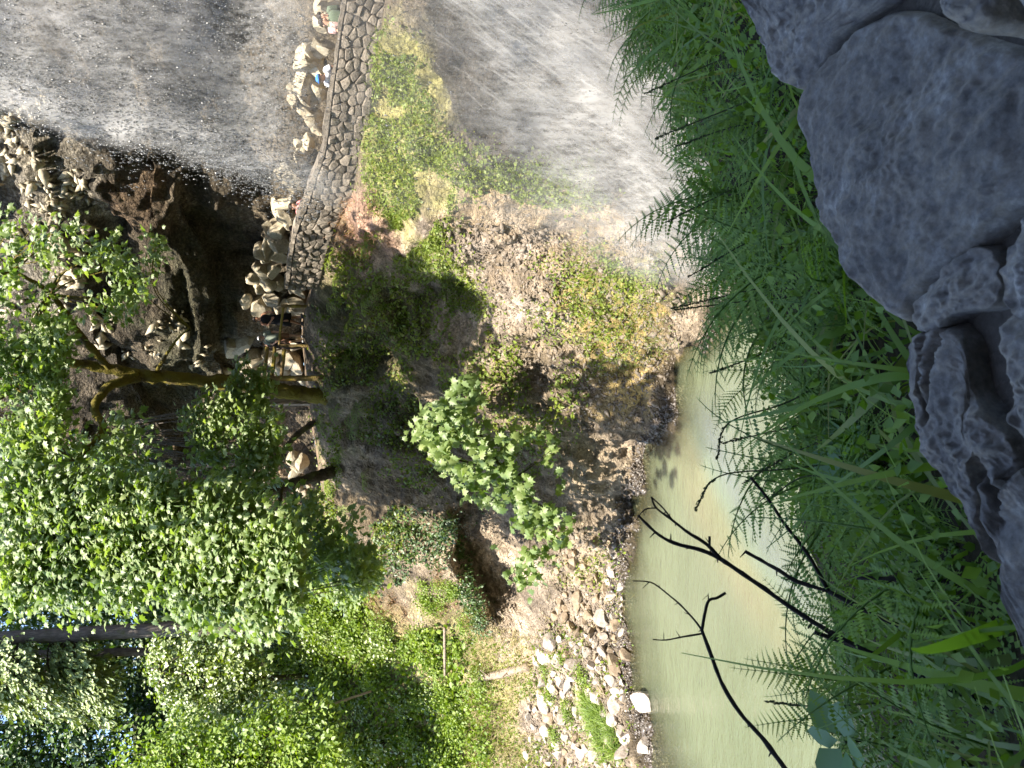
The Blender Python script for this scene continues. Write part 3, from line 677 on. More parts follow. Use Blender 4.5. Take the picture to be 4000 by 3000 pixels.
# parapet wall along the far trail -----------------------------------------------------------
WB = [(-160,1522),(0,1497),(200,1455),(400,1432),(540,1420),(620,1407),(720,1372),(800,1338),(900,1288),(1000,1258),(1075,1240),(1130,1225)]
WY = np.interp([a for a, b in WB], [-500, 0, 400, 700, 1000, 1130], [13.4, 15.0, 16.3, 18.1, 21.0, 22.6])
wb_pts = resample(np.array([at(b, a, y) for (a, b), y in zip(WB, WY)]), 160)
sl = np.r_[0, np.cumsum(np.linalg.norm(np.diff(wb_pts[:, :2], axis=0), axis=1))]; WL = sl[-1]
def wall_pt(s, h, out=0.0):
    p = np.array([np.interp(s, sl, wb_pts[:, k]) for k in range(3)]); q = np.array([np.interp(min(s+0.05, WL), sl, wb_pts[:, k]) for k in range(3)]); q0 = np.array([np.interp(max(s-0.05, 0), sl, wb_pts[:, k]) for k in range(3)])
    tv = norm((q-q0)*np.array([1, 1, 0])); nv = np.array([tv[1], -tv[0], 0.0])
    if nv@p > 0: nv = -nv
    return p+nv*out+np.array([0, 0, h-0.12])
def wall_h(s): return np.interp(s, [0, WL*0.2, WL*0.5, WL*0.8, WL], [0.98, 0.93, 1.12, 1.05, 0.98])
WALL = thing('stone_wall', wall_pt(WL/2, 0), 'dry stone parapet wall of grey brown stones edging the far trail', 'wall')
# core
cs = np.linspace(0, WL, 60); V = []
for s_ in cs:
    h = wall_h(s_); V += [wall_pt(s_, -0.5, -0.02), wall_pt(s_, h-0.06, -0.02), wall_pt(s_, h-0.06, -0.42), wall_pt(s_, -0.5, -0.42)]
F = []
for i in range(59):
    for j in range(4): F.append((i*4+j, i*4+(j+1) % 4, (i+1)*4+(j+1) % 4, (i+1)*4+j))
F += [(0, 1, 2, 3), (59*4+3, 59*4+2, 59*4+1, 59*4)]
obj('wall_core', np.array(V), F, M['wall_core'], WALL)
# stones: irregular cells laid out along the face
def cells(W, H, cw, ch, rng):
    pts = []; nrow = max(2, int(round(H/ch)))
    for r in range(nrow):
        n = int(W/cw*rng.uniform(0.85, 1.2)); o = rng.random()
        for i in range(n): pts.append(((i+o+rng.uniform(-0.33, 0.33))*W/n, (r+0.5+rng.uniform(-0.32, 0.32))*H/nrow))
    return np.array(pts)
def voronoi(pts, i, W, H, reach):
    poly = [(max(0, pts[i][0]-reach), 0), (min(W, pts[i][0]+reach), 0), (min(W, pts[i][0]+reach), H), (max(0, pts[i][0]-reach), H)]
    for j in range(len(pts)):
        if j == i: continue
        dv = pts[j]-pts[i]
        if abs(dv[0]) > 2*reach: continue
        mid = (pts[i]+pts[j])/2; out = []
        for a in range(len(poly)):
            p, q = np.array(poly[a]), np.array(poly[(a+1) % len(poly)])
            sp, sq = (p-mid)@dv, (q-mid)@dv
            if sp <= 0: out.append(tuple(p))
            if (sp < 0) != (sq < 0): out.append(tuple(p+(q-p)*sp/(sp-sq)))
        poly = out
        if len(poly) < 3: return []
    return poly
rng = np.random.default_rng(11)
pts = cells(WL, 1.0, 0.245, 0.21, rng); nst = 0
for i in range(len(pts)):
    if nst >= 300: break
    poly = voronoi(pts, i, WL, 1.0, 0.5)
    if len(poly) < 3: continue
    a = np.array(poly); c = a.mean(0); a = c+(a-c)*(1-0.003/max(0.05, np.abs(a-c).mean()))
    a = np.repeat(a, 2, 0); a[1::2] = (a[::2]+np.roll(a[::2], -1, 0))/2; a[1::2] = c+(a[1::2]-c)*rng.uniform(0.98, 1.07, (len(a)//2, 1)); a[::2] = c+(a[::2]-c)*rng.uniform(0.86, 0.99, (len(a)//2, 1))
    n = len(a); pr_ = rng.uniform(0.03, 0.085); V = []
    tl = rng.normal(0, 0.12, 2)
    for sc, o in ((1.0, -0.10), (1.0, pr_*0.35), (0.72, pr_)):
        for q in c+(a-c)*sc:
            hh = wall_h(q[0])-0.1; V.append(wall_pt(np.clip(q[0], 0, WL), q[1]*hh, o+(tl@(q-c) if sc < 1 or o > 0 else 0)))
    V.append(wall_pt(np.clip(c[0], 0, WL), c[1]*(wall_h(c[0])-0.1), pr_*1.12))
    F = [(r*n+j, r*n+(j+1) % n, (r+1)*n+(j+1) % n, (r+1)*n+j) for r in range(2) for j in range(n)]+[(2*n+j, 2*n+(j+1) % n, 3*n) for j in range(n)]
    o = obj('stone', np.array(V), F, M['wall_stone'], WALL); nst += 1
# coping slabs
s0 = 0.0
while s0 < WL-0.2:
    ln = rng.uniform(0.45, 0.95); s1 = min(WL, s0+ln); V = []; n = 5; th = rng.uniform(0.07, 0.12)
    for s_ in np.linspace(s0+0.01, s1-0.01, n):
        h = wall_h(s_)-0.075; j = rng.uniform(-0.05, 0.05, 4)
        V += [wall_pt(s_, h, 0.05+j[0]), wall_pt(s_, h+th+j[1]*0.4, 0.03+j[0]), wall_pt(s_, h+th+j[2]*0.4, -0.46), wall_pt(s_, h, -0.48)]
    F = [(i*4+j, i*4+(j+1) % 4, (i+1)*4+(j+1) % 4, (i+1)*4+j) for i in range(n-1) for j in range(4)]+[(0, 1, 2, 3), ((n-1)*4+3, (n-1)*4+2, (n-1)*4+1, (n-1)*4)]
    obj('coping_stone', np.array(V), F, M['wall_stone'], WALL); s0 = s1

# boulders piled between the trail and the cliff: (px, py, size px, slab?, label or None)
BO = [(1262,20,95,0,'pale lichen grey boulder at the far right end of the wall'),(1275,75,60,0,None),(1250,95,60,0,None),(1265,190,70,0,None),(1238,200,60,0,None),
 (1190,230,90,0,'tall greenish grey boulder behind the wall, crowned with dry twigs'),(1225,265,95,1,None),(1200,320,105,1,'broad greenish slab boulder behind the person in white'),(1245,345,70,0,None),(1200,370,85,0,None),
 (1150,345,55,0,None),(1140,385,45,0,None),(1190,430,60,0,None),(1215,470,75,0,None),(1235,500,50,0,None),(1165,560,45,0,None),(1195,585,55,0,None),(1170,610,65,0,None),(1150,640,40,0,None),(1205,555,45,0,None),
 (1130,690,95,1,'sunlit pointed slab leaning just above the wall'),(1165,740,70,1,None),(1120,790,80,1,'pale leaning slab left of the water curtain'),(1100,840,85,1,None),(1130,850,60,0,None),(1080,900,75,0,None),(1050,890,45,0,'round pale boulder topmost above the person with pink sleeves'),(1075,945,85,0,None),(1040,960,60,1,None),
 (1020,990,70,1,None),(1045,1010,60,0,None),(1080,1000,75,0,None),(1015,1050,65,0,None),(1060,1060,70,0,None),(1040,1100,75,0,None),(1080,1110,55,0,None),(1010,1120,60,1,None),(985,1090,50,0,None),
 (1060,1165,85,0,None),(1020,1190,75,0,None),(1090,1190,60,0,None),(960,1170,55,1,None),(1000,1400,80,0,None),(950,1330,100,1,'mossy rounded boulder above the rail fence'),(910,1360,75,0,None),(1060,1400,70,0,'brown boulder showing between the fence rails'),(1090,1440,60,0,None),
 (1090,1330,60,0,None),(960,1420,70,0,None),(1180,1480,55,0,None),(1200,1500,40,0,None),(980,1800,60,0,None),(1010,1840,55,0,None),(1040,1815,60,0,None),(970,1860,50,0,None),(1050,1880,50,0,None),(1000,1900,45,0,None),(1040,1930,45,0,None)]
BMARK = [(1260,40,'behind the far right end of the wall'),(1260,140,'behind the two people at the wall end'),(1230,300,'behind the person in white'),(1200,450,'in the middle of the wall\'s length'),(1180,590,'in the crumbled gap of the heap'),(1130,720,'where the water curtain edge meets the wall'),(1090,860,'above the person with pink sleeves'),(1060,970,'above the person in light grey'),(1040,1080,'over the shaded end of the wall'),(1040,1190,'right of the walker in black'),(950,1350,'above the rail fence'),(1080,1400,'seen through the rail fence'),(1190,1490,'at the foot of the thick maple'),(1000,1820,'in the sunlit rubble left of the thick maple'),(1030,1920,'at the left end of the sunlit rubble')]
def blab(a, b, sz, low=False):
    return ('large ' if sz > 72 else 'small ' if sz < 55 else 'middling ')+('greyish shaded' if b > 940 else 'pale tan')+' boulder '+('low ' if low else 'high ' if a < 1060 else '')+nearest(BMARK, a, b)
for i, (bx, by, sz, sl_, lab) in enumerate(BO):
    yb = float(np.interp(by, [-400, 100, 400, 700, 1000, 1250, 1500, 1900], [16.2, 17.6, 19.2, 20.8, 23.7, 26.6, 28.4, 30.6]))
    p = at(bx, by, yb); r = sz/FPX*yb*(0.80 if by < 940 else 0.68)
    shade = by > 940
    o = rock('boulder', R.choice(SLABS if sl_ else ROCKS), M['boulder'], p, (r*R.uniform(0.9, 1.2), r*R.uniform(0.9, 1.2), r*R.uniform(1.0, 1.35)),
         (R.uniform(-0.5, 0.5), R.uniform(-0.6, 0.6)+(0.7 if sl_ and 600 < by < 900 else 0), R.uniform(0, 6.28)),
         lab or blab(bx, by, sz), 'boulder', 'boulders piled along the cliff foot')
    # packing under each so the heap stands on the trail
    q = drop(p, 0.1)
    if p[2]-q[2] > r*1.1 and p[2]-q[2] < 5:
        h = p[2]-q[2]-r*0.6; nfill = 1
        for kf in range(nfill):
            zz = q[2]+h*(kf+0.4)/nfill
            rock('boulder', R.choice(ROCKS), M['boulder'], (p[0]+R.uniform(-.25, .25)*r, p[1]+r*R.uniform(0.1, 0.5), zz), (r*1.15, r*1.1, r*0.95), (R.random(), R.random(), R.random()*6),
                 blab(bx+40, by, sz, True), 'boulder', 'boulders piled along the cliff foot')

# shore rocks: traced ones first
SR = [(2500,2745,105,'large pale boulder standing alone in the water off the rocky shore'),(2520,2920,62,'smaller pale rock in the water near the left picture edge'),
 (2445,2563,58,'pale angular rock half in the water beside the big grey slab'),(2400,2600,88,'big flat grey slab rock at the waterline'),(2452,2765,40,'low rock barely above the water inside the lone boulder'),
 (2395,2755,72,'long white brown rock at the waterline opposite the lone boulder'),(2385,2820,58,'white wedge shaped rock at the edge of the green grass'),(2360,2790,45,None),
 (2370,2885,70,'white blocky rock between the grass tufts'),(2420,2870,60,'grey angular rock next to the white blocky rock'),(2460,2900,75,'tall narrow pale rock standing at the waterline'),
 (2430,2945,68,'dark grey wedge rock in front of the grass tuft'),(2470,2985,34,None),(2350,2545,55,'rounded grey rock above the big flat slab'),(2285,2550,58,'brown white rounded rock in the middle of the beach'),
 (2400,2445,52,'bright white triangular rock at the waterline'),(2350,2425,62,'broad brown rock behind the bright triangular rock'),(2355,2485,46,None),(2225,2445,50,'grey boulder with a deep shadow in the beach centre'),
 (2205,2410,45,None),(2255,2470,45,None),(2140,2500,65,'brown boulder with a big dark shaded side above the beach'),(2310,2600,42,None),(2230,2595,58,'brown white boulder beside the green patch'),(2390,2660,46,None),(2375,2650,40,None),
 (2130,2560,58,'squat tan boulder next to the fallen log'),(2105,2550,42,None),(2120,2660,46,'dark striped rock below the fallen log'),(2190,2660,50,None),(2160,2630,40,None),(2215,2680,46,None),(2240,2650,46,None),(2150,2740,40,None),
 (2145,2810,50,'white boulder with a pointed dark shadow on the upper beach'),(2135,2850,58,'pale rounded boulder left of the small leafy clump'),(2195,2815,55,None),(2250,2880,52,'white block at the foot of the small leafy clump'),(2205,2880,40,None),(2330,2730,50,'tan rock under the tip of the grass'),
 (2265,2945,46,None),(2300,2705,38,None),(2300,2400,42,None),(2255,2330,62,'moss brown boulder below the leafy bough'),(2260,2270,55,'square mossy brown boulder behind the shore stones'),(2380,2330,46,None),(2390,2240,40,'reddish tan rock at the narrow end of the beach'),(2400,2170,36,None),
 (2330,2260,42,None),(2360,2300,40,None),(2330,2340,40,None),(2185,2350,42,None),(2350,2700,46,None),(2405,2705,46,None),(2330,2660,40,None),(2090,2770,34,None),(2110,2720,36,None),(2180,2950,44,None),(2230,2980,44,None),(2100,2880,38,None)]
rg = 'loose rocks on the shore'
placed = []
SMARK = [(2470,2740,'facing the lone boulder in the water'),(2110,2600,'just below the fallen log'),(2300,2800,'uphill of the bright grass tuft'),(2430,2900,'between grass tuft and water'),(2140,2480,'round the brown boulder with the dark side'),(2400,2600,'beside the big flat grey slab'),(2330,2620,'uphill of the big flat grey slab'),(2400,2440,'by the bright triangular rock'),(2300,2420,'in the broad middle of the beach'),(2260,2290,'among the mossy boulders'),(2370,2280,'between mossy boulders and water'),(2400,2140,'at the narrow right end of the beach'),(2135,2850,'round the pale rounded boulder'),(2470,3000,'at the water by the left picture edge'),(2230,2990,'on the upper beach at the left picture edge'),(2230,2700,'between the weed clumps'),(2120,2720,'on the bare slope under the dry grass')]
def put_rock(bx, by, sz, lab, mt=None):
    if bx > 2440 and by > 2500 or (bx > 2410 and by < 2480): p = onz(bx+sz*0.25, by, POOL)
    else:
        p, _ = hit(bx+sz*0.25, by)
        if p is None: return
    r = sz/FPX*p[1]*0.72
    brown = (by < 2480 and bx < 2340) or R.random() < 0.18
    rock('shore_rock', R.choice(ROCKS), mt or (M['shore_brown'] if brown else M['shore']), (p[0], p[1]+r*0.2, p[2]+r*0.28), (r*R.uniform(0.85, 1.15), r*R.uniform(0.85, 1.15), r*R.uniform(0.85, 1.15)),
         (R.uniform(-0.7, 0.7), R.uniform(-0.7, 0.7), R.uniform(0, 6.28)), lab or ('little ' if sz < 28 else 'larger ' if sz > 42 else 'middling ')+('brown' if brown else 'pale angular')+' rock '+nearest(SMARK, bx, by), 'rock', rg)
for bx, by, sz, lab in SR: put_rock(bx, by, sz, lab); placed.append((bx, by, sz))
BEACH = [(2150,2020),(2330,2100),(2420,2130),(2430,2300),(2440,2480),(2430,2620),(2440,2800),(2470,3080),(2060,3080),(2050,2800),(2080,2600),(2100,2480),(2180,2300)]
rng = np.random.default_rng(8); cnt = 0
for bx, by in rand_in_poly(BEACH, 1500, rng):
    sz = float(np.clip(rng.lognormal(3.4, 0.35), 17, 60))
    if any((bx-a)**2+(by-b)**2 < (0.34*(sz+c))**2 for a, b, c in placed): continue
    if inpoly(np.array([bx]), np.array([by]), [(2200,2600),(2260,2560),(2330,2700),(2400,2840),(2440,2960),(2350,2980),(2270,2800)])[0] and rng.random() < 0.8: continue
    placed.append((bx, by, sz)); put_rock(bx, by, sz, None); cnt += 1
    if cnt >= 200: break
# stones strewn on the steep bank
cnt = 0
KMARK = [(1800,1000,'under the upper green strip'),(1950,850,'beside the green tongue of plants'),(2200,950,'at the edge of the spray'),(2100,1150,'in the bare sunlit middle'),(2300,1150,'above the moss yellow patch'),(2450,1100,'inside the moss yellow patch'),(2480,1350,'low on the golden foot of the bank'),(2300,1450,'along the shadow border'),(2250,1650,'in the tree shadow beside the young maple'),(2430,1650,'in the shadow just above the water')]
for bx, by in rand_in_poly([(1900,700),(2450,950),(2560,1250),(2450,1700),(2150,1700),(1950,1300),(1750,1000)], 240, rng):
    p, nn = hit(bx, by)
    if p is None: continue
    r = rng.uniform(12, 30)/FPX*p[1]*0.6
    rock('bank_stone', R.choice(ROCKS), M['gravel'], p-nn*r*0.25, (r, r, r*0.9), (R.random()*6, R.random()*6, R.random()*6),
         'small stone stuck in the steep bank '+nearest(KMARK, bx, by), 'stone', 'stones in the steep bank')
# wet pebbles along the waterline, too many to count
n = 5200; q = []
sp = np.array([(s[0], s[1]) for s in ST if 600 < s[0] < 3700], float)
pyr = rng.uniform(1150, 3100, n); spx = np.interp(-pyr, -sp[:, 0], sp[:, 1])+rng.normal(-12, 26, n)
P = []
for a, b in zip(spx, pyr):
    p, _ = hit(a, b)
    if p is not None and p[2] > POOL-0.25: P.append(p)
P = np.array(P); n = len(P)
V, F = place(OCT, P, norm(rng.normal(0, 1, (n, 3))), norm(rng.normal(0, 1, (n, 3))), rng.lognormal(-2.9, 0.45, n))
V += 0
o = obj('wet_gravel', V, F, M['wet']); stuff(o); tag(o, 'dark wet gravel and pebbles strewn along the waterline', 'gravel')
n = 9000; P = []
for bx, by in np.vstack([rand_in_poly(BEACH, 5200, rng), rand_in_poly([(1700,850),(2500,950),(2700,1200),(2560,1650),(2250,1700),(1900,1300),(1650,1000)], 4200, rng)]):
    p, _ = hit(bx, by)
    if p is not None: P.append(p)
P = np.array(P); n = len(P)
V, F = place(OCT, P, norm(rng.normal(0, 1, (n, 3))), norm(rng.normal(0, 1, (n, 3))), rng.lognormal(-2.95, 0.45, n))
o = obj('gravel', V, F, M['gravel']); stuff(o); tag(o, 'loose tan gravel over the beach and the steep bank', 'gravel')
# ------------------------------------------------------------------ trees
MAPLE = leaf_maple(); OVAL = leaf_oval(); SIMPLE = leaf_simple()
SUNH = norm(SUN*0.75+np.array([0, -0.25, 0.25]))
def leaf_cloud(centres, radii, per, size, rng, tmpl=MAPLE, flat=0.55, face=0.55, droop=0.6, spread=0.45):
    """leaf positions in soft tiers round clump centres; blades turn towards the light and tips hang outward"""
    P, Nn, D, S = [], [], [], []
    for c, r in zip(centres, radii):
        n = max(4, int(per*rng.uniform(0.7, 1.3))); g = rng.normal(0, spread, (n, 3)); g[:, 2] *= flat
        g[:, 2] -= 0.25*(g[:, 0]**2+g[:, 1]**2)                       # umbrella droop
        P.append(c+g*r); out = norm(g*np.array([1, 1, 0.3])+rng.normal(0, 0.3, (n, 3)))
        D.append(out+np.array([0, -0.15, -droop])+rng.normal(0, 0.25, (n, 3)))
        Nn.append(SUNH*face+rng.normal(0, 0.42, (n, 3))+np.array([0, 0, 0.25])); S.append(size*rng.uniform(0.45, 1.35, n))
    return place(tmpl, np.concatenate(P), norm(np.concatenate(Nn)), np.concatenate(D), np.concatenate(S))
def clumps(poly, n, ylo, yhi, rlo, rhi, rng, gate=0.0, seed=0, tilt=0.0):
    q = rand_in_poly(poly, n, rng)
    if gate: q = q[fbm(np.c_[q/230.0, np.zeros(len(q))], 2, seed) > gate-0.5]
    Y = rng.uniform(ylo, yhi, len(q))+tilt*(max(p[0] for p in poly)-q[:, 0])/100.0       # the crown leans back towards its top
    return at(q[:, 0], q[:, 1], Y), rng.uniform(rlo, rhi, len(q))
def limb(path, r0, r1, mat, parent, name='limb', n=9, seg=None, rough=0.18, seed=1):
    P = np.array([at(a, b, y) for a, b, y in path]); V, F = tube(P, [r0, (r0+r1)/2, r1], n, seg or max(10, 6*len(path)), rough, seed)
    return obj(name, V, F, mat, parent, smooth=True)
def leaf_parts(parent, tmpl_meshes, P, Nn, D, S, rng, holders=None):
    for p, n_, d_, s_ in zip(P, Nn, D, S):
        y = norm(d_); z = norm(n_-(n_@y)*y); x = np.cross(y, z)
        o = link('leaf', tmpl_meshes[int(rng.integers(len(tmpl_meshes)))], parent if not holders else holders[int(rng.integers(len(holders)))])
        M4 = Matrix([[*(x*s_)[:1], y[0]*s_, z[0]*s_, p[0]-parent.location[0]], [x[1]*s_, y[1]*s_, z[1]*s_, p[1]-parent.location[1]], [x[2]*s_, y[2]*s_, z[2]*s_, p[2]-parent.location[2]], [0, 0, 0, 1]])
        o.matrix_basis = M4
def leaf_meshes(mat, tmpl=MAPLE, n=3):
    r = []
    for i in range(n):
        V, F = tmpl; V = V*np.array([1+0.12*(i-1), 1, 1+0.6*(i-1)]); m = mesh('leaf', V, F); m.materials.append(mat); r.append(m)
    return r
LM = leaf_meshes(M['maple'])
def maple_tree(label, base, trunk, limbs, groups, bark, rng, parts=0, group='maples on the far bank', per=22, size=0.18, mat='maple', shade=None):
    """trunk/limbs: photo paths (px, py, metres ahead); groups: crown clumps"""
    hb, _ = hit(base[0], base[1]); dy = hb[1]-base[2]+0.1
    sh = lambda path: [(a, b_, y+dy) for a, b_, y in path]
    trunk = (sh(trunk[0]), trunk[1], trunk[2]); limbs = [(sh(q), a, c) for q, a, c in limbs]; b = hb; t = thing('maple_tree', b, label, 'tree', group)
    (tp, r0, r1) = trunk; tp = [tuple(np.r_[np.array(project(hb+np.array([0, 1.3, -0.8]))).ravel(), hb[1]+1.3]), tuple(np.r_[np.array(project(hb+np.array([0, 0.45, 0.3]))).ravel(), hb[1]+0.45])]+tp[1:]; limb(tp, r0, r1, bark, t, 'trunk', 18, 80, 0.34, int(rng.integers(99)))
    anchors = [at(*q) for q in tp[1:]]
    for lp, a, c in limbs: limb(lp, a, c, bark, t, 'limb', 10, 40, 0.34, int(rng.integers(99))); anchors += [at(*q) for q in lp[1:]]
    anchors = np.array(anchors); cs = np.concatenate([g[0] for g in groups]); rs = np.concatenate([g[1] for g in groups])
    # twigs reach from the nearest limb to each clump
    tw = []
    for c in cs[::2]:
        a = anchors[np.argmin(((anchors-c)**2).sum(1))]; mid = (a+c)/2+np.array([0, 0, 0.12*np.linalg.norm(a-c)])
        tw.append(tube([a, mid, c], [0.035, 0.02, 0.008], 4, 8, 0.1))
    if shade is not None:                                   # limbs added to carry the unseen shading clumps above the pool
        top = anchors[np.argmax(anchors[:, 2])]; order = np.argsort(shade[:, 0]); th = np.array_split(shade[order], 4)
        for gshade in th:
            cen = gshade.mean(0); far = gshade[np.argmin(gshade[:, 1])]; path = resample(np.array([top, (top+cen)/2+np.array([0, 0, 1.0]), cen, far]), 24)
            V, F = tube(path, [0.16, 0.10, 0.04], 9, 40, 0.3); obj('limb', V, F, bark, t, smooth=True)
            for c in gshade[::2]:
                a = path[np.argmin(((path-c)**2).sum(1))]; tw.append(tube([a, (a+c)/2+np.array([0, 0, 0.2]), c], [0.04, 0.025, 0.01], 4, 8, 0.1))
    V, F = merge(tw); stuff(obj('twigs', V, F, bark, t))
    if parts:
        k = rng.choice(len(cs), min(parts//6, len(cs)), replace=False); P = (cs[k][:, None]+rng.normal(0, 0.4, (len(k), 6, 3))*rs[k][:, None, None]*np.array([1, 1, 0.5])).reshape(-1, 3); n = len(P)
        leaf_parts(t, LM, P, norm(SUNH*0.7+rng.normal(0, 0.4, (n, 3))), rng.normal(0, 0.6, (n, 3))+np.array([0, -0.2, -0.6]), size*rng.uniform(0.8, 1.25, n), rng)
    V, F = leaf_cloud(cs, rs, per, size, rng, face=0.65); parts_ = [(V, F)]
    if shade is not None: parts_.append(leaf_cloud(shade, np.full(len(shade), 1.0), 56, 0.30, rng))
    V, F = cat(parts_); stuff(obj('foliage', V, F, M[mat], t))
    return t
# unseen leaf clumps added to the crown, towards the sun, to dapple the bank
SHADE = []
_r = np.random.default_rng(6)
for a, b in rand_in_poly([(1230,1010),(1500,960),(1640,1090),(1800,1130),(1960,1230),(2080,1330),(2250,1440),(2450,1580),(2560,1640),(2480,1900),(2250,2000),(1900,1950),(1600,2000),(1300,1900),(1180,1500)], 420, _r):
    p, _ = hit(a, b)
    if p is None: continue
    for t_ in _r.uniform(9.5, 13.5)+np.arange(0, 9, 0.5):
        q = p+SUN*t_
        if project(q)[0] < -330: SHADE.append(q); break
SHADE = np.array(SHADE)
LIT = np.concatenate([at(np.linspace(1640, 2180, 12), np.linspace(1500, 2250, 12), 17.6), at(np.array([1750., 2100, 2000, 1900]), np.array([1800., 1750, 1850, 1650]), 17.6)])
g1, g2 = np.meshgrid(np.arange(30., 560, 75), np.arange(1920., 2340, 70)); g3, g4 = np.meshgrid(np.arange(480., 1130, 75), np.arange(1960., 2400, 70)); g5, g6 = np.meshgrid(np.arange(20., 260, 60), np.arange(1320., 1800, 70)); g7, g8 = np.meshgrid(np.arange(60., 560, 90), np.arange(900., 1250, 90)); g9, g10 = np.meshgrid(np.arange(760., 1060, 70), np.arange(1620., 1900, 70))
LIT2 = np.concatenate([at(g1.ravel(), g2.ravel(), 18.6+0.33*(560-g1.ravel())/100), at(g3.ravel(), g4.ravel(), 16.6+0.33*(1150-g3.ravel())/100), at(g5.ravel(), g6.ravel(), 19.7+0.33*(260-g5.ravel())/100), at(g7.ravel(), g8.ravel(), np.full(g7.size, 20.0)), at(g9.ravel(), g10.ravel(), 20.6+0.33*(1080-g9.ravel())/100)])
w_ = SHADE[:, None]-LIT[None]; al = (w_*SUN).sum(-1, keepdims=True); dd_ = np.linalg.norm(w_-al*SUN, axis=-1)
w2_ = SHADE[:, None]-LIT2[None]; a2_ = (w2_*SUN).sum(-1, keepdims=True); d2_ = np.linalg.norm(w2_-a2_*SUN, axis=-1)
SHADE = SHADE[(dd_.min(1) > 1.6) & (d2_.min(1) > 0.8)]
rng = np.random.default_rng(21)
cl = lambda *a, **k: clumps(*a, **k)
# the big mossy maple by the fence
maple_tree('thick moss covered maple forking beside the rail fence', (1285,1548,25.2),
  ([(1300,1548,25.2),(1150,1535,25.2),(950,1505,25),(700,1478,24.6),(520,1465,24.2)], 0.30, 0.2),
  [([(540,1466,24.2),(430,1440,23.9),(330,1425,23.5),(120,1390,22.5),(-250,1330,21)], 0.2, 0.09),
   ([(540,1470,24.2),(420,1515,23.5),(370,1600,23),(400,1680,22.5),(300,1800,22)], 0.17, 0.07),
   ([(800,1490,24.8),(900,1570,24),(980,1600,23.4)], 0.09, 0.03), ([(430,1445,23.9),(300,1290,22.5),(200,1150,21.5),(60,1060,21)], 0.12, 0.04),
   ([(150,1395,22.5),(60,1500,21.5),(-50,1600,21)], 0.1, 0.04), ([(600,1470,24.4),(680,1340,23.6),(740,1280,23)], 0.06, 0.02)],
  [cl([(0,1300),(260,1300),(240,1700),(0,1850)], 70, 19, 20.5, 0.5, 0.85, rng, tilt=0.33), cl([(-300,1000),(0,1000),(0,1800),(-300,1800)], 40, 19, 22, 0.6, 1.0, rng),
   cl([(0,850),(250,880),(620,920),(560,1230),(300,1300),(0,1300)], 44, 18.5, 21.5, 0.35, 0.6, rng, gate=0.4, seed=3),
   cl([(920,1430),(1080,1460),(1040,1640),(880,1600)], 22, 22, 23.2, 0.4, 0.65, rng)],
  M['bark_moss'], rng, 240, per=34, shade=SHADE)
maple_tree('grey barked maple left of the mossy one, over the sunlit rubble', (1150,1780,27.5),
  ([(1200,1775,27.5),(1000,1790,27.3),(800,1808,27),(500,1830,26.5),(150,1845,25.5),(-200,1860,25)], 0.25, 0.16),
  [([(640,1820,26.8),(560,1760,25.5),(500,1690,24)], 0.09, 0.03), ([(560,1825,26.6),(420,1900,25),(250,1960,23)], 0.11, 0.04), ([(300,1840,26),(150,1760,24),(40,1700,22.5)], 0.08, 0.03)],
  [cl([(700,1590),(900,1570),(1080,1650),(1060,1900),(860,1950),(720,1760)], 80, 20, 21.3, 0.45, 0.75, rng, tilt=0.33), cl([(0,1650),(500,1650),(640,1850),(350,1950),(0,1950)], 60, 20, 24, 0.5, 0.9, rng, gate=0.4, seed=8)],
  M['bark_grey'], rng, 150, per=34)
maple_tree('dark trunked maple leaning left over the ferny bank', (1340,1845,24.2),
  ([(1360,1840,24.2),(1230,1865,24),(1100,1905,23.6),(950,1945,23),(830,1960,22.4),(600,2010,21),(300,2080,19.5)], 0.24, 0.12),
  [([(1240,1640,24.6),(1150,1710,24.2),(1020,1860,23.6),(900,1960,22.6)], 0.13, 0.05), ([(1100,1905,23.6),(1090,2050,22),(1150,2180,20.5),(1260,2110,20.5)], 0.08, 0.03),
   ([(800,1970,22.3),(780,2100,20),(900,2250,18.5),(960,2380,17.8)], 0.1, 0.03), ([(600,2010,21),(650,2150,19.5),(700,2320,18)], 0.09, 0.03), ([(400,2060,20),(250,2200,18.5),(150,2330,18)], 0.09, 0.03)],
  [cl([(0,1880),(480,1930),(560,2330),(300,2330),(0,2340)], 230, 18.0, 19.3, 0.5, 0.85, rng, tilt=0.33), cl([(430,1930),(880,1930),(1150,2130),(1120,2400),(950,2430),(700,2380),(600,2300)], 250, 16.0, 17.3, 0.5, 0.8, rng, tilt=0.33),
   cl([(1050,1950),(1300,1950),(1480,2250),(1320,2350),(1150,2280)], 46, 19, 21.5, 0.35, 0.55, rng)],
  M['bark_dark'], rng, 280, per=54)
# the leafy bough in front of the bank
bb, _ = hit(2080, 2090)
t = thing('young_maple', bb, 'bright leafy young maple leaning out in front of the brown bank', 'tree')
stem = np.array([bb, at(2040,1990,18.8), at(1990,1880,18.0), at(1900,1740,17.6), at(1830,1600,17.4), at(1800,1500,17.3)])
V, F = tube(stem, [0.06, 0.04, 0.015], 7, 40, 0.15); obj('stem', V, F, M['bark_dark'], t, smooth=True)
BR = []
for q in ([(2050,2000,18.7),(2070,2120,18.4),(2050,2320,18.2)], [(1990,1880,18),(2080,1820,17.7),(2150,1760,17.4)], [(1960,1830,17.9),(1800,1800,17.6),(1650,1760,17.4)], [(2030,1950,18.5),(2150,2000,18),(2190,2150,17.8)], [(1880,1700,17.6),(1780,1690,17.5),(1640,1690,17.4)]):
    P = [at(*e) for e in q]; V, F = tube(P, [0.03, 0.018, 0.006], 5, 16, 0.1); BR.append(obj('branch', V, F, M['bark_dark'], t, smooth=True))
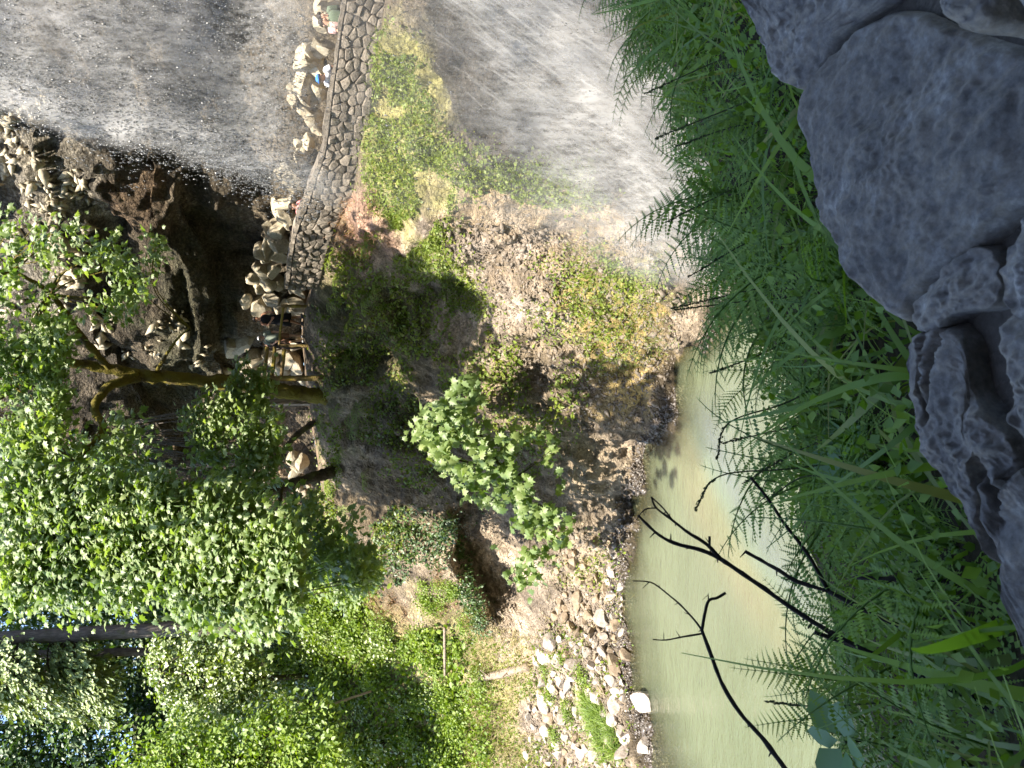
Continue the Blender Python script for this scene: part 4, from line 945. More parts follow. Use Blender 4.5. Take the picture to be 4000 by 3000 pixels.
BOUGH = [(1808,1462),(1870,1520),(1890,1570),(1860,1640),(1900,1720),(2010,1700),(2110,1660),(2150,1720),(2130,1790),(2185,1860),(2170,1960),(2215,2060),(2225,2190),(2150,2160),(2090,2190),(2060,2330),(1990,2240),(1935,2170),(1990,2030),(1870,1990),(1790,1900),(1740,1860),(1690,1800),(1625,1820),(1605,1700),(1640,1620),(1700,1560)]
q = rand_in_poly(BOUGH, 1700, rng)+rng.normal(0, 22, (1700, 2)); keep = fbm(np.c_[q/85.0, np.zeros(len(q))], 3, 77) > -0.18; q = q[keep]; n = len(q)
Yb = np.interp(q[:, 1], [1450, 1900, 2330], [17.2, 17.7, 18.1])+rng.normal(0, 0.35, n); P = at(q[:, 0], q[:, 1], Yb)
Nn = norm(SUNH*0.8+rng.normal(0, 0.35, (n, 3))); D = rng.normal(0, 0.45, (n, 3))+np.array([0.25, -0.3, -0.75]); S = rng.uniform(0.15, 0.27, n)
leaf_parts(t, LM, P[:300], Nn[:300], D[:300], S[:300], rng, BR)
V, F = place(MAPLE, P[300:], Nn[300:], D[300:], S[300:]); stuff(obj('foliage', V, F, M['maple'], t))

# conifers -----------------------------------------------------------------------------------
def conifer(label, base, top, r0, boughs, rng, dens=1.0, lo=0.15, spread=(2.5, 4.5), side=None, mat='needle'):
    b, tp = at(*base), at(*top); t = thing('fir_tree', b, label, 'tree', 'firs on the hillside')
    V, F = tube([b-np.array([0, 0, 2.0]), b, (b+tp)/2, tp], [r0*1.1, r0, r0*0.85, r0*0.4], 12, 40, 0.12, int(rng.integers(99))); obj('trunk', V, F, M['bark_grey'], t, smooth=True)
    bv, nv = [], []
    for i in range(boughs):
        f = rng.uniform(lo, 1.0); p = b+(tp-b)*f; a = rng.uniform(0, 2*math.pi) if side is None else rng.normal(side, 0.45); L = rng.uniform(*spread)*(1.15-0.5*f)
        dv = np.array([math.cos(a), math.sin(a), 0]); k = np.linspace(0, 1, 14)[:, None]
        path = p+dv*L*k+np.array([0, 0, 1])*(0.35*L*k-0.85*L*k*k); bv.append(tube(path, [0.05, 0.03, 0.01], 5, 14, 0.1))
        n = int(210*dens); u = rng.beta(1.5, 1.1, n)*0.95+0.05; pp = np.stack([np.interp(u, k[:, 0], path[:, j]) for j in range(3)], 1)
        sd = np.cross(dv, [0, 0, 1]); wv = rng.normal(0, 0.16, n)*L*(0.35+0.65*np.sin(u*2.6)); pp = pp+sd*wv[:, None]+np.array([0, 0, 1])*(-np.abs(wv)*0.7-rng.exponential(0.12, n))[:, None]
        nv.append(place(SPRAY, pp, norm(rng.normal(0, 0.5, (n, 3))+SUNH), dv*0.7+sd*np.sign(wv)[:, None]*0.6+np.array([0, 0, -0.9])+rng.normal(0, 0.25, (n, 3)), rng.uniform(0.22, 0.46, n)))
    V, F = merge(bv); stuff(obj('boughs', V, F, M['bark_dark'], t)); V, F = cat(nv); stuff(obj('needles', V, F, M[mat], t))
    return t
SPRAY = (np.array([(0, 0, 0), (0.10, 0.3, 0.02), (0, 1, -0.1), (-0.10, 0.3, 0.02), (0.3, 0.55, -0.03), (-0.3, 0.5, -0.03), (0.24, 0.9, -0.1), (-0.22, 0.85, -0.1)]),
         np.array([(0, 1, 2), (0, 2, 3), (0, 1, 4), (0, 5, 3), (1, 6, 2), (3, 2, 7)]))
rng = np.random.default_rng(31)
conifer('tall fir with a bare grey trunk and drooping boughs, nearest of the firs', (900,2445,37), (-900,2545,37), 0.40, 40, rng, 1.3, 0.33, (2.5, 4.5), side=-2.9)
conifer('slimmer fir left of the tall bare fir', (900,2535,40), (-900,2585,40), 0.24, 30, rng, 1.1, 0.3, (2.2, 4.0), side=-2.8)
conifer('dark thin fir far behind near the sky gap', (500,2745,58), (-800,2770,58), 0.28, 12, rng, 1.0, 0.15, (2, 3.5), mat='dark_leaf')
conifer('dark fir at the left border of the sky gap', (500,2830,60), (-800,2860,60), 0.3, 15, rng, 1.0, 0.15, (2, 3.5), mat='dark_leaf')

# broadleaf trees on the hillside -------------------------------------------------------------
def broadleaf(label, base, path, r0, groups, mat, rng, per=60, size=0.17, tmpl=OVAL, bark='bark_dark', group='broadleaf trees on the hillside', flat=0.6):
    b = at(*base); t = thing('broadleaf_tree', b, label, 'tree', group); limb(path, r0, r0*0.45, M[bark], t, 'trunk', 9, 24)
    anchors = np.array([at(*q) for q in path[1:]]); cs = np.concatenate([g[0] for g in groups]); rs = np.concatenate([g[1] for g in groups]); tw = []
    for c in cs[::3]:
        a = anchors[np.argmin(((anchors-c)**2).sum(1))]; tw.append(tube([a, (a+c)/2+np.array([0, 0, 0.3]), c], [0.05, 0.03, 0.01], 4, 8, 0.1))
    V, F = merge(tw); stuff(obj('branches', V, F, M[bark], t)); V, F = leaf_cloud(cs, rs, per, size, rng, tmpl, flat); stuff(obj('foliage', V, F, M[mat], t)); return t
broadleaf('sunlit yellow green tree on the hillside below the firs', (1150,2640,33), [(1200,2640,33),(1000,2650,33),(800,2640,33),(650,2620,33)], 0.14,
  [cl([(560,2520),(700,2500),(980,2540),(1030,2700),(980,2820),(700,2830),(600,2700)], 130, 31, 32.5, 0.6, 1.1, rng, tilt=0.5)], 'yellow', rng, 70, 0.19)
broadleaf('green tree filling the left edge above the shrubs', (1250,2950,29), [(1300,2950,29),(1000,2960,29.5),(700,2950,30)], 0.15,
  [cl([(470,2830),(700,2860),(1000,2820),(1250,2760),(1350,3000),(1300,3250),(450,3250)], 240, 26, 27.5, 0.6, 1.1, rng, tilt=0.45)], 'shrub', rng, 70, 0.19)
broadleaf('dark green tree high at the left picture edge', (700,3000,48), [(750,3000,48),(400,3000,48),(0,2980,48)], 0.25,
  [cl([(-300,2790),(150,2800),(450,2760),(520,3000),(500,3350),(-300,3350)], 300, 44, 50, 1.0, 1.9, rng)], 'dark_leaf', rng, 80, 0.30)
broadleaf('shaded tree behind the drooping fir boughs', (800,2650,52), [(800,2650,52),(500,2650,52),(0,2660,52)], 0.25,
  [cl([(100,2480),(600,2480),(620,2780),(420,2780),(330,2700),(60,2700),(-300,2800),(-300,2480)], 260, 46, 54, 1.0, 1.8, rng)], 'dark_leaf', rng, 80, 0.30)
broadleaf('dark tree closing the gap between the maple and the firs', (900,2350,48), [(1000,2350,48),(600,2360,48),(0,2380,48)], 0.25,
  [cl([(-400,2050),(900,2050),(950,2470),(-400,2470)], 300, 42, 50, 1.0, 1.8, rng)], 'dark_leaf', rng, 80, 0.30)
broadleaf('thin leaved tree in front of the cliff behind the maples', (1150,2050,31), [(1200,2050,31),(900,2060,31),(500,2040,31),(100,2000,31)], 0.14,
  [cl([(0,1750),(700,1750),(850,2000),(850,2200),(0,2200)], 80, 27, 31, 0.6, 1.0, rng, gate=0.45, seed=4)], 'maple_back', rng, 40, 0.25, MAPLE)

# shrubs: five built, the rest copies -----------------------------------------------------------
def shrub_meshes(mat, n, per, size, tmpl, rng, k=9):
    r = []
    for i in range(n):
        c = norm(rng.normal(0, 1, (k, 3)))*np.array([1, 1, 0.7])*rng.uniform(0.3, 0.8, (k, 1)); c[:, 2] = np.abs(c[:, 2])*0.9+0.15
        V, F = leaf_cloud(c, np.full(k, 0.55), per, size, rng, tmpl, 0.8, spread=0.5); m = mesh('foliage', V, F); m.materials.append(mat)
        st = merge([tube([np.zeros(3), cc*0.5+np.array([0, 0, 0.1]), cc], [0.03, 0.02, 0.008], 4, 6, 0.1) for cc in c]); s_ = mesh('stems', *st); s_.materials.append(M['bark_dark'])
        r.append((m, s_))
    return r
SH = {'green': shrub_meshes(M['shrub'], 3, 75, 0.13, OVAL, rng), 'yellow': shrub_meshes(M['yellow'], 2, 75, 0.12, SIMPLE, rng), 'dark': shrub_meshes(M['dark_leaf'], 2, 70, 0.14, OVAL, rng), 'dry': shrub_meshes(M['dry'], 2, 110, 0.12, (strand(0.06)), rng)}
def shrub(kind, p, s_, label, group, name='shrub'):
    m, st = SH[kind][R.randrange(len(SH[kind]))]; t = thing(name, p, label, 'shrub', group); t.rotation_euler = (0, 0, R.random()*6.28); t.scale = (s_, s_, s_*R.uniform(0.8, 1.2))
    stuff(link('foliage', m, t)); stuff(link('stems', st, t)); return t
HMARK = [(1150,2450,'next to the maple crown\'s lower edge'),(1350,2480,'above the russet patch'),(1600,2520,'left of the russet patch'),(1700,2560,'round the thin dead branch'),(1830,2620,'above the fallen log'),(1850,2850,'along the lower edge of the thicket'),(1850,3050,'at the lower left border of the thicket'),(1550,2750,'in the middle of the left thicket'),(1300,2750,'round the pale leaning dead stem'),(1450,3000,'at the left picture edge of the thicket'),(1650,2950,'between thicket middle and left picture edge')]
HILL = [(1000,2480),(1200,2330),(1500,2420),(1650,2470),(1880,2560),(1900,3120),(1250,3150)]
for bx, by in rand_in_poly(HILL, 85, rng):
    p, _ = hit(bx+40, by)
    if p is None: continue
    shrub('green' if R.random() < 0.72 else 'yellow', p, R.uniform(0.7, 1.25)*p[1]/29, 'leafy sunlit shrub '+nearest(HMARK, bx, by), 'shrubs on the left slope')
for bx, by in rand_in_poly([(900,2200),(1250,2150),(1400,2250),(1250,2400),(1000,2500)], 26, rng):
    p, _ = hit(bx+60, by)
    if p is not None: shrub('green', p, R.uniform(0.8, 1.3), 'green shrub crowding under the maple crown, '+('near its tip' if by > 2330 else 'near the leaning trunk'), 'shrubs under the maples')
for bx, by in rand_in_poly([(600,2500),(1000,2500),(1000,3100),(600,3100)], 40, rng):
    p, _ = hit(bx+40, by)
    if p is not None: shrub('dark', p, R.uniform(1.3, 2.4), 'dark undergrowth shrub '+nearest([(700,2550,'at the foot of the firs'),(900,2700,'under the yellow green tree'),(700,2950,'high at the left picture edge'),(950,2950,'behind the left edge tree')], bx, by), 'shrubs on the upper hillside')
for bx, by, s_, lab in [(1400,2240,0.75,'orange tinged dry bush at the top of the russet patch'),(1470,2290,0.85,'rusty dry bush in the middle of the slope'),(1540,2350,0.8,'reddest dry bush, low in the russet patch'),(1590,2400,0.7,'rusty bush at the lower end of the russet patch'),(1500,2390,0.7,'dry bush on the left side of the russet patch'),(1720,2230,0.6,'russet twiggy bush hanging at the edge of the dark hollow'),(1860,2370,0.55,'dry orange bush right above the dark hollow')]:
    p, _ = hit(bx, by)
    if p is not None: shrub('dry', p, s_*p[1]/25, lab, 'dry bushes on the slope')
for bx, by in rand_in_poly([(1640,2260),(1700,2420),(1950,2480),(1900,2360),(1780,2280)], 16, rng):
    p, _ = hit(bx, by)
    if p is not None: shrub('green' if R.random() < 0.6 else 'dry', p, R.uniform(0.4, 0.7), 'ragged shrub fringing the dark hollow, '+('upper' if bx < 1780 else 'lower')+(' right side' if by < 2370 else ' left side'), 'shrubs round the dark hollow')
for bx, by in [(1800,2060),(1830,2130),(1850,2200),(1870,2270),(1895,2340),(1920,2400)]:
    p, _ = hit(bx-40, by)
    if p is not None: shrub('dark', p+np.array([0, -0.3, 0]), R.uniform(0.6, 0.8), 'shrub hanging over the lip of the dark hollow', 'shrubs round the dark hollow')
for bx, by, s_, lab in [(2190,2570,0.5,'round leafy clump among the rocks below the log'),(2170,2870,0.42,'small bright leafy clump between white boulders'),(2280,2640,0.45,'bright weed clump in the middle of the beach'),(2300,2690,0.4,'weed clump uphill of the grass tuft'),(2150,2720,0.4,'dull green weed clump on the upper beach'),(2210,2760,0.35,'weed clump beside the pointed shadow'),(2230,2800,0.3,'little weed clump among beach rocks'),(2130,2610,0.35,'weed clump touching the fallen log')]:
    p, _ = hit(bx, by)
    if p is not None: shrub('green', p, s_, lab, None, 'weed_clump')

# pale stones weathering out of the upper cliff
P = []
for a, b in np.vstack([rand_in_poly([(-250,150),(150,250),(330,700),(400,1000),(250,1250),(-250,1350)], 1500, rng), rand_in_poly([(300,1150),(700,1200),(900,1450),(600,1500),(350,1350)], 260, rng)]):
    if vnoise(np.array([[a/55, b/55, 0]]), 4)[0] < 0.0: continue
    p, nn = hit(a, b)
    if p is not None: P.append(p+nn*0.04)
P = np.array(P); n = len(P); V, F = place(OCT, P, norm(rng.normal(0, 1, (n, 3))), norm(rng.normal(0, 1, (n, 3))), rng.lognormal(-1.75, 0.4, n))
tag(stuff(obj('cliff_stones', V, F, M['boulder'])), 'pale stones standing out of the dark cliff at the top', 'stones')
# low plants on the bank: nobody could count them ------------------------------------------------
def cover(name, label, polys, mat, tmpl, size, rng, up=0.5, gate=0.0):
    P, Nn = [], []
    for poly, n in polys:
        q = rand_in_poly(poly, n, rng)+rng.normal(0, 38, (n, 2))*(rng.random((n, 1)) < 0.6); g = fbm(np.c_[q/140.0, np.zeros(len(q))], 3, 61)
        for (a, b), gg in zip(q, g):
            if gg < gate-0.4: continue
            p, nn = hit(a, b)
            if p is not None: P.append(p); Nn.append(nn)
    P = np.array(P); Nn = np.array(Nn); n = len(P); lift = rng.uniform(0.0, 1.0, n)**2*size*1.6
    P = P+Nn*lift[:, None]
    D = Nn*up+rng.normal(0, 0.6, (n, 3))+np.array([0, -0.1, -0.15 if up < 0.6 else 0.3]); V, F = place(tmpl, P, norm(SUNH+rng.normal(0, 0.5, (n, 3))), D, size*rng.uniform(0.5, 1.3, n))
    o = obj(name, V, F, mat); stuff(o); return tag(o, label, 'plants')
rng = np.random.default_rng(41)
UP = [(1430,120),(1425,760),(1500,860),(1570,1010),(1700,1000),(1780,800),(1700,480),(1560,120)]
STRIP = [(1470,880),(1560,1060),(1700,1150),(1860,1260),(1920,1190),(1780,1010),(1640,860),(1540,780)]
MID = [(1640,560),(1780,560),(2000,640),(2300,640),(2400,780),(2150,800),(1960,780),(1800,720)]
cover('ground_cover', 'yellow green low plants spread over the sunlit bank', [(UP, 9000), (STRIP, 4500), (MID, 4200), ([(2080,1000),(2300,1000),(2480,1350),(2250,1480),(2060,1250)], 1600), ([(2330,980),(2560,990),(2600,1120),(2400,1140)], 700)], M['ground_leaf'], SIMPLE, 0.085, rng, gate=-0.05)
cover('shaded_ground_cover', 'dark green low plants and ferns on the shaded upper bank', [([(1250,1000),(1240,1650),(1400,2050),(1700,1950),(1750,1500),(1680,1150),(1450,930)], 9000), ([(1290,1650),(1280,2180),(1600,2180),(1500,1750)], 3500), ([(1700,1150),(2300,1500),(2100,1900),(1750,1500)], 2600), ([(1120,1900),(1400,1880),(1500,2200),(1350,2350),(1150,2250)], 4500)], M['ground_leaf'], SIMPLE, 0.12, rng, gate=0.2)
cover('moss_grass', 'short yellow green grass between the bank plants', [(UP, 7000), (STRIP, 3000), (MID, 2500), ([(2200,950),(2560,980),(2620,1400),(2300,1500)], 3000)], M['ground_leaf'], strand(0.05), 0.13, rng, 0.7, gate=-0.1)
cover('dry_grass', 'short russet dry grass below the wall', [([(1310,770),(1440,770),(1540,900),(1480,1000),(1330,1000)], 2200)], M['dry'], strand(0.04), 0.16, rng, 0.8)
cover('meadow_grass', 'straw coloured dry grass on the slope above the beach', [([(1880,2440),(2100,2480),(2080,2650),(2100,3120),(1780,3120),(1850,2600)], 9000), (BEACH, 2200)], M['straw'], strand(0.035), 0.20, rng, 0.9, gate=0.15)
cover('slope_weeds', 'green weeds mixed into the dry slope grass', [([(1700,2440),(1950,2480),(2120,2650),(2120,3120),(1650,3120)], 7000), (BEACH, 2600)], M['shrub'], SIMPLE, 0.10, rng, 0.8, gate=0.3)
cover('hill_cover', 'dense leafy undergrowth covering the left hillside', [([(650,2200),(1300,2100),(1450,2250),(1800,2500),(1900,3200),(500,3200)], 16000)], M['shrub'], OVAL, 0.24, rng, 0.5)
cover('vines', 'trailing vines and moss hanging on the shaded bank left of centre', [([(1290,1900),(1800,2050),(1750,2200),(1500,2350),(1300,2250)], 4500)], M['dark_leaf'], SIMPLE, 0.13, rng, 0.3, gate=0.2)
# bright grass tuft on the beach
gp, gd = [], []
for bx, by in rand_in_poly([(2270,2700),(2330,2740),(2400,2840),(2440,2960),(2360,2960),(2300,2830)], 1800, rng):
    p, _ = hit(bx, by)
    if p is not None: gp.append(p)
gp = np.array(gp); n = len(gp)
V, F = place(strand(0.028, 5, 1.1), gp, norm(rng.normal(0, 0.5, (n, 3))+SUNH), np.array([0.15, -0.35, 0.8])+rng.normal(0, 0.35, (n, 3)), rng.uniform(0.25, 0.55, n))
tag(stuff(obj('beach_grass', V, F, M['shrub'])), 'bright green long grass tuft among the shore rocks', 'grass')

# sword ferns on the shaded bank edge
def fern_rosette(rng, nf=11):
    P = []
    for i in range(nf):
        a = i/nf*6.28+rng.uniform(-0.2, 0.2); k = np.linspace(0, 1, 12); path = np.c_[np.cos(a)*k, np.sin(a)*k, 0.75*k-0.95*k*k]; t_ = norm(np.gradient(path, axis=0)); sd = norm(np.cross(t_, [0, 0, 1]))
        for sgn in (-1, 1): P.append(place(leaf_simple(0.16), path[1:], np.tile([0, 0, 1.0], (11, 1)), sd[1:]*sgn+t_[1:]*0.4, 0.20*np.sin(k[1:]*2.7+0.25)+0.03))
    V, F = cat(P); m = mesh('fronds', V, F); m.materials.append(M['ground_leaf']); return m
FR = [fern_rosette(rng) for _ in range(3)]
for bx, by in [(1330,1080),(1300,1180),(1370,1250),(1290,1330),(1340,1420),(1400,1340),(1310,1600),(1370,1680),(1450,1150),(1480,1080),(1430,950),(1290,1010),(1250,1650),(1330,1760),(1400,1600),(1280,1900),(1340,1980),(1420,1870)]:
    p, nn = hit(bx, by)
    if p is None: continue
    o = thing('sword_fern', p, None, None); stuff(link('fronds', FR[R.randrange(3)], o)); o.scale = (0.62*R.uniform(0.8, 1.3),)*3; o.rotation_euler = (R.uniform(0.2, 0.6), R.uniform(-0.2, 0.2), R.random()*0.6)
    tag(o, 'arching sword fern '+nearest([(1330,1100,'right below the shaded wall end'),(1300,1250,'below the walkers'),(1370,1400,'in the dark middle of the upper bank'),(1320,1640,'at the foot of the thick maple'),(1450,1050,'on the shadow border under the wall'),(1330,1900,'under the dark leaning trunk')], bx, by), 'fern', 'sword ferns on the bank')

# logs, fence ------------------------------------------------------------------------------------
P = [hit(*q)[0]+np.array([0, -0.05, 0.10]) for q in ((1840,2655),(1960,2630),(2075,2598))]
lg = thing('fallen_log', P[1], 'weathered fallen log lying on the grass above the beach', 'log')
V, F = tube(P, [0.10, 0.14, 0.16], 12, 24, 0.14, 4); obj('trunk', V, F, M['wood'], lg, smooth=True)
for f, a in ((0.35, 0.3), (0.7, -0.2)):
    q = P[0]+(P[2]-P[0])*f; V, F = tube([q, q+np.array([a, -0.15, 0.32])], [0.04, 0.015], 6, 5, 0.1); obj('branch_stub', V, F, M['wood'], lg, smooth=True)
P = [hit(1770, y)[0]+np.array([0, -0.25, 0.35]) for y in (2440, 2530, 2625)]
V, F = tube(P, [0.05, 0.06, 0.045], 8, 20, 0.12, 5); o = obj('dead_branch', V, F, M['wood'], smooth=True); tag(o, 'thin dead branch lying across the green shrubs', 'branch')
P = [at(1560,2640,29.5), at(1640,2800,28.5), at(1150,2840,30)]
P = [at(1170,2790,28), at(1270,2760,28), at(1450,2700,28.4)]; V, F = tube(P, [0.03, 0.045, 0.05], 6, 16, 0.15); o = obj('dead_branch', V, F, M['wood'], smooth=True); tag(o, 'pale leaning dead stem standing in the hillside shrubs', 'branch')
fy = 24.8
fn = thing('rail_fence', drop(at(1140, 1400, fy)), 'mossy wooden rail fence with three rails right of the thick maple', 'fence')
for (a, b) in (((1043,1355),(1032,1462)), ((1073,1355),(1063,1470)), ((1110,1362),(1098,1472))):
    V, F = tube([at(*a, fy), at((a[0]+b[0])/2+1, (a[1]+b[1])/2, fy), at(*b, fy+0.2)], [0.062, 0.068, 0.06], 8, 14, 0.15, a[0]); obj('rail', V, F, M['rail'], fn, smooth=True)
for bx, by in ((1022, 1478),):
    p = at(bx, by, fy+0.1); q = drop(p, 0.3); V, F = tube([q-np.array([0, 0, 0.2]), p], [0.10, 0.095], 9, 10, 0.1); obj('post', V, F, M['rail'], fn, smooth=True)
p = at(992, 1573, 25.5); q = at(1120, 1573, 25.5); po = thing('fence_post', q, 'pale square fence post with a bolt hole left of the thick maple', 'post')
V, F = tube([q-np.array([0, 0, 0.8]), p], [0.13, 0.13], 4, 6, 0.0); obj('post', V, F, M['wood'], po)
V, F = tube([at(1015,1566,25.36), at(1015,1566,25.30)], [0.035, 0.035], 8, 2); obj('bolt_hole', V, F, M['twig'], po)
p = at(1040, 1630, 25.8)
fn2 = thing('fence_rail', at(1060,1600,25.7), 'short rail running left from the pale fence post', 'fence')
V, F = tube([at(1050,1575,25.6), at(1070,1680,25.9)], [0.06, 0.055], 8, 10, 0.15); obj('rail', V, F, M['rail'], fn2, smooth=True)
# low rail by the walkers
fn3 = thing('low_rail', drop(at(1150,1180,24.6)), 'thin rail stretching from the wall end past the walkers', 'fence')
V, F = tube([at(1108,1190,24.3), at(1098,1270,24.7), at(1090,1350,25)], [0.04, 0.045, 0.04], 7, 14, 0.15); obj('rail', V, F, M['rail'], fn3, smooth=True)
for bx, by, yy_ in ((1100,1195,24.3),(1090,1350,25)):
    p = at(bx, by, yy_); q = drop(p, 0.1); V, F = tube([q-np.array([0, 0, 0.2]), p], [0.06, 0.055], 8, 8, 0.1); obj('post', V, F, M['rail'], fn3, smooth=True)
# ------------------------------------------------------------------ people on the far trail
def flat_mat(name, col, rough=0.85): return plain(name, col, rough, 0.12, 25, 0.1)
SKIN = flat_mat('skin', (0.50, 0.30, 0.21), 0.6); SKIN2 = flat_mat('tanned skin', (0.36, 0.19, 0.12), 0.6)
HAIRM = flat_mat('dark hair', (0.02, 0.015, 0.012), 0.6); CLOTH = {}
def cloth(name, col):
    if name not in CLOTH: CLOTH[name] = flat_mat(name, col)
    return CLOTH[name]
def ring_loft(rings, n=14):
    """rings: (centre, half width along x, half depth along y)"""
    a = np.linspace(0, 2*math.pi, n, endpoint=False); V = []; F = []
    for c, rx, ry in rings: V.append(np.array(c)+np.c_[rx*np.cos(a), ry*np.sin(a), 0*a])
    V = np.concatenate(V)
    for i in range(len(rings)-1):
        for j in range(n): F.append((i*n+j, i*n+(j+1) % n, (i+1)*n+(j+1) % n, (i+1)*n+j))
    F += [tuple(range(n-1, -1, -1)), tuple(range((len(rings)-1)*n, len(rings)*n))]
    return V, F
def skin_body(J, E, Rr, root):
    """one continuous surface grown over the joints"""
    names = list(J); me = bpy.data.meshes.new('body'); me.from_pydata([tuple(J[k]) for k in names], [(names.index(a), names.index(b)) for a, b in E], []); me.update()
    o = bpy.data.objects.new('body_cage', me); COL.objects.link(o); md = o.modifiers.new('skin', 'SKIN'); md.use_smooth_shade = True
    for i, k in enumerate(names):
        sv = me.skin_vertices[0].data[i]; r = Rr[k]; sv.radius = r if isinstance(r, tuple) else (r, r); sv.use_root = (k == root)
    sb = o.modifiers.new('sub', 'SUBSURF'); sb.levels = 1; sb.render_levels = 1
    dg = bpy.context.evaluated_depsgraph_get(); m = bpy.data.meshes.new_from_object(o.evaluated_get(dg)); bpy.data.objects.remove(o); return m
def person(loc, face, height, label, pose='walk', lean=0.0, arms=None, skin=None, outfit=None, hair='short', cap=None, legs=None):
    """face: heading in radians (0 looks along -Y, towards the camera)"""
    skin = skin or SKIN; outfit = outfit or {}; t = thing('person', loc, label, 'person', None)
    t.rotation_euler = (0, 0, face); t.scale = (height/1.70,)*3
    L = lambda p: np.array([p[0], p[1]*math.cos(lean)-max(0, p[2]-0.95)*math.sin(lean), 0.95+(p[2]-0.95)*math.cos(lean)+0 if p[2] > 0.95 else p[2]]) if lean else np.array(p, float)
    lg = legs or ((0.05, -0.04), (-0.16, 0.14))           # per side: knee y, ankle y
    J = {'pelvis': (0, 0, 0.95), 'waist': L((0, 0, 1.08)), 'chest': L((0, 0, 1.30)), 'neck': L((0, 0, 1.46)), 'head': L((0, -0.015, 1.56)), 'crown': L((0, 0.0, 1.655))}
    Rr = {'pelvis': (0.145, 0.105), 'waist': (0.125, 0.09), 'chest': (0.15, 0.105), 'neck': 0.052, 'head': (0.076, 0.09), 'crown': (0.06, 0.075)}
    E = [('pelvis', 'waist'), ('waist', 'chest'), ('chest', 'neck'), ('neck', 'head'), ('head', 'crown')]
    arms = arms or (((0.24, 0.03, 1.12), (0.24, -0.10, 0.90)), ((-0.24, 0.03, 1.12), (-0.24, -0.10, 0.90)))
    hands = []
    for sd, k, (ky, ay) in ((1, 'l', lg[0]), (-1, 'r', lg[1])):
        J['sh'+k] = L((sd*0.17, 0, 1.40)); el, wr = arms[0 if sd > 0 else 1]; J['el'+k] = L(el); J['wr'+k] = L(wr)
        dv = norm(J['wr'+k]-J['el'+k]); J['pa'+k] = J['wr'+k]+dv*0.075; hands.append((J['pa'+k], dv, sd))
        Rr['sh'+k] = 0.058; Rr['el'+k] = 0.042; Rr['wr'+k] = 0.028; Rr['pa'+k] = (0.036, 0.018)
        J['hip'+k] = (sd*0.09, 0, 0.88); J['kn'+k] = (sd*0.10, ky, 0.49); J['an'+k] = (sd*0.10, ay, 0.085); J['to'+k] = (sd*0.115, ay-0.16, 0.035)
        Rr['hip'+k] = 0.088; Rr['kn'+k] = 0.056; Rr['an'+k] = 0.038; Rr['to'+k] = (0.036, 0.026)
        E += [('chest', 'sh'+k), ('sh'+k, 'el'+k), ('el'+k, 'wr'+k), ('wr'+k, 'pa'+k), ('pelvis', 'hip'+k), ('hip'+k, 'kn'+k), ('kn'+k, 'an'+k), ('an'+k, 'to'+k)]
    m = skin_body({k: np.array(v, float) for k, v in J.items()}, E, Rr, 'pelvis')
    V = np.array([v.co[:] for v in m.vertices]); F = [tuple(p.vertices) for p in m.polygons]; bits = [(V, F)]
    for p, dv, sd in hands:                                # five bent fingers each
        ac = norm(np.cross(dv, [0, 1, 0.2])); inn = norm(np.cross(ac, dv))
        for i, ln in enumerate((0.066, 0.075, 0.070, 0.055)):
            b = p+dv*0.012+ac*(0.026-0.0175*i); bits.append(tube([b, b+dv*ln*0.55+inn*0.006, b+dv*ln*0.9+inn*0.028], [0.009, 0.008, 0.006], 5))
        b = p-dv*0.03+ac*0.03; bits.append(tube([b, b+ac*0.025+dv*0.03, b+ac*0.03+dv*0.06+inn*0.012], [0.011, 0.009, 0.007], 5))
    h = np.array(J['head'], float); bits.append(tube([h+np.array([0, -0.085, 0.015]), h+np.array([0, -0.108, -0.02]), h+np.array([0, -0.085, -0.028])], [0.008, 0.014, 0.008], 6))     # nose
    for sd in (-1, 1): bits.append(tube([h+np.array([sd*0.076, 0.01, 0.02]), h+np.array([sd*0.092, 0.02, 0.0]), h+np.array([sd*0.078, 0.01, -0.03])], [0.012, 0.018, 0.008], 6))           # ears
    V, F = merge(bits); b = mesh('body', V, F, True); b.materials.append(skin); body = link('body', b, t)
    def add(name, V, F, mat, par=None): mm = mesh(name, V, F, True); mm.materials.append(mat); return link(name, mm, par or t)
    for sd in (-1, 1): add('eye', *tube([h+np.array([sd*0.032, -0.084, 0.022]), h+np.array([sd*0.032, -0.093, 0.022])], [0.011, 0.008], 6), HAIRM, body)
    add('mouth', *tube([h+np.array([-0.022, -0.086, -0.052]), h+np.array([0, -0.092, -0.054]), h+np.array([0.022, -0.086, -0.052])], [0.004, 0.006, 0.004], 5), cloth('lips', (0.3, 0.1, 0.08)), body)
    if hair:                                               # cap of hair, longer at the back
        a = np.linspace(0, 2*math.pi, 16, endpoint=False); V = []; F = []; n = 16
        for th in np.linspace(0.02, 1.75, 8):
            for q in a:
                back = 0.5+0.5*math.sin(q); low = th*(0.72+0.36*back); V.append(h+np.array([0.094*math.sin(low)*math.cos(q), 0.012+0.108*math.sin(low)*math.sin(q), 0.045+0.098*math.cos(low)]))
        F = [(i*n+j, i*n+(j+1) % n, (i+1)*n+(j+1) % n, (i+1)*n+j) for i in range(7) for j in range(n)]+[tuple(range(n-1, -1, -1))]
        add('hair', np.array(V), F, HAIRM)
        if hair == 'long': add('ponytail', *tube([h+np.array([0, 0.09, 0.03]), h+np.array([0, 0.125, -0.08]), h+np.array([0, 0.10, -0.22])], [0.045, 0.045, 0.015], 8, 8), HAIRM)
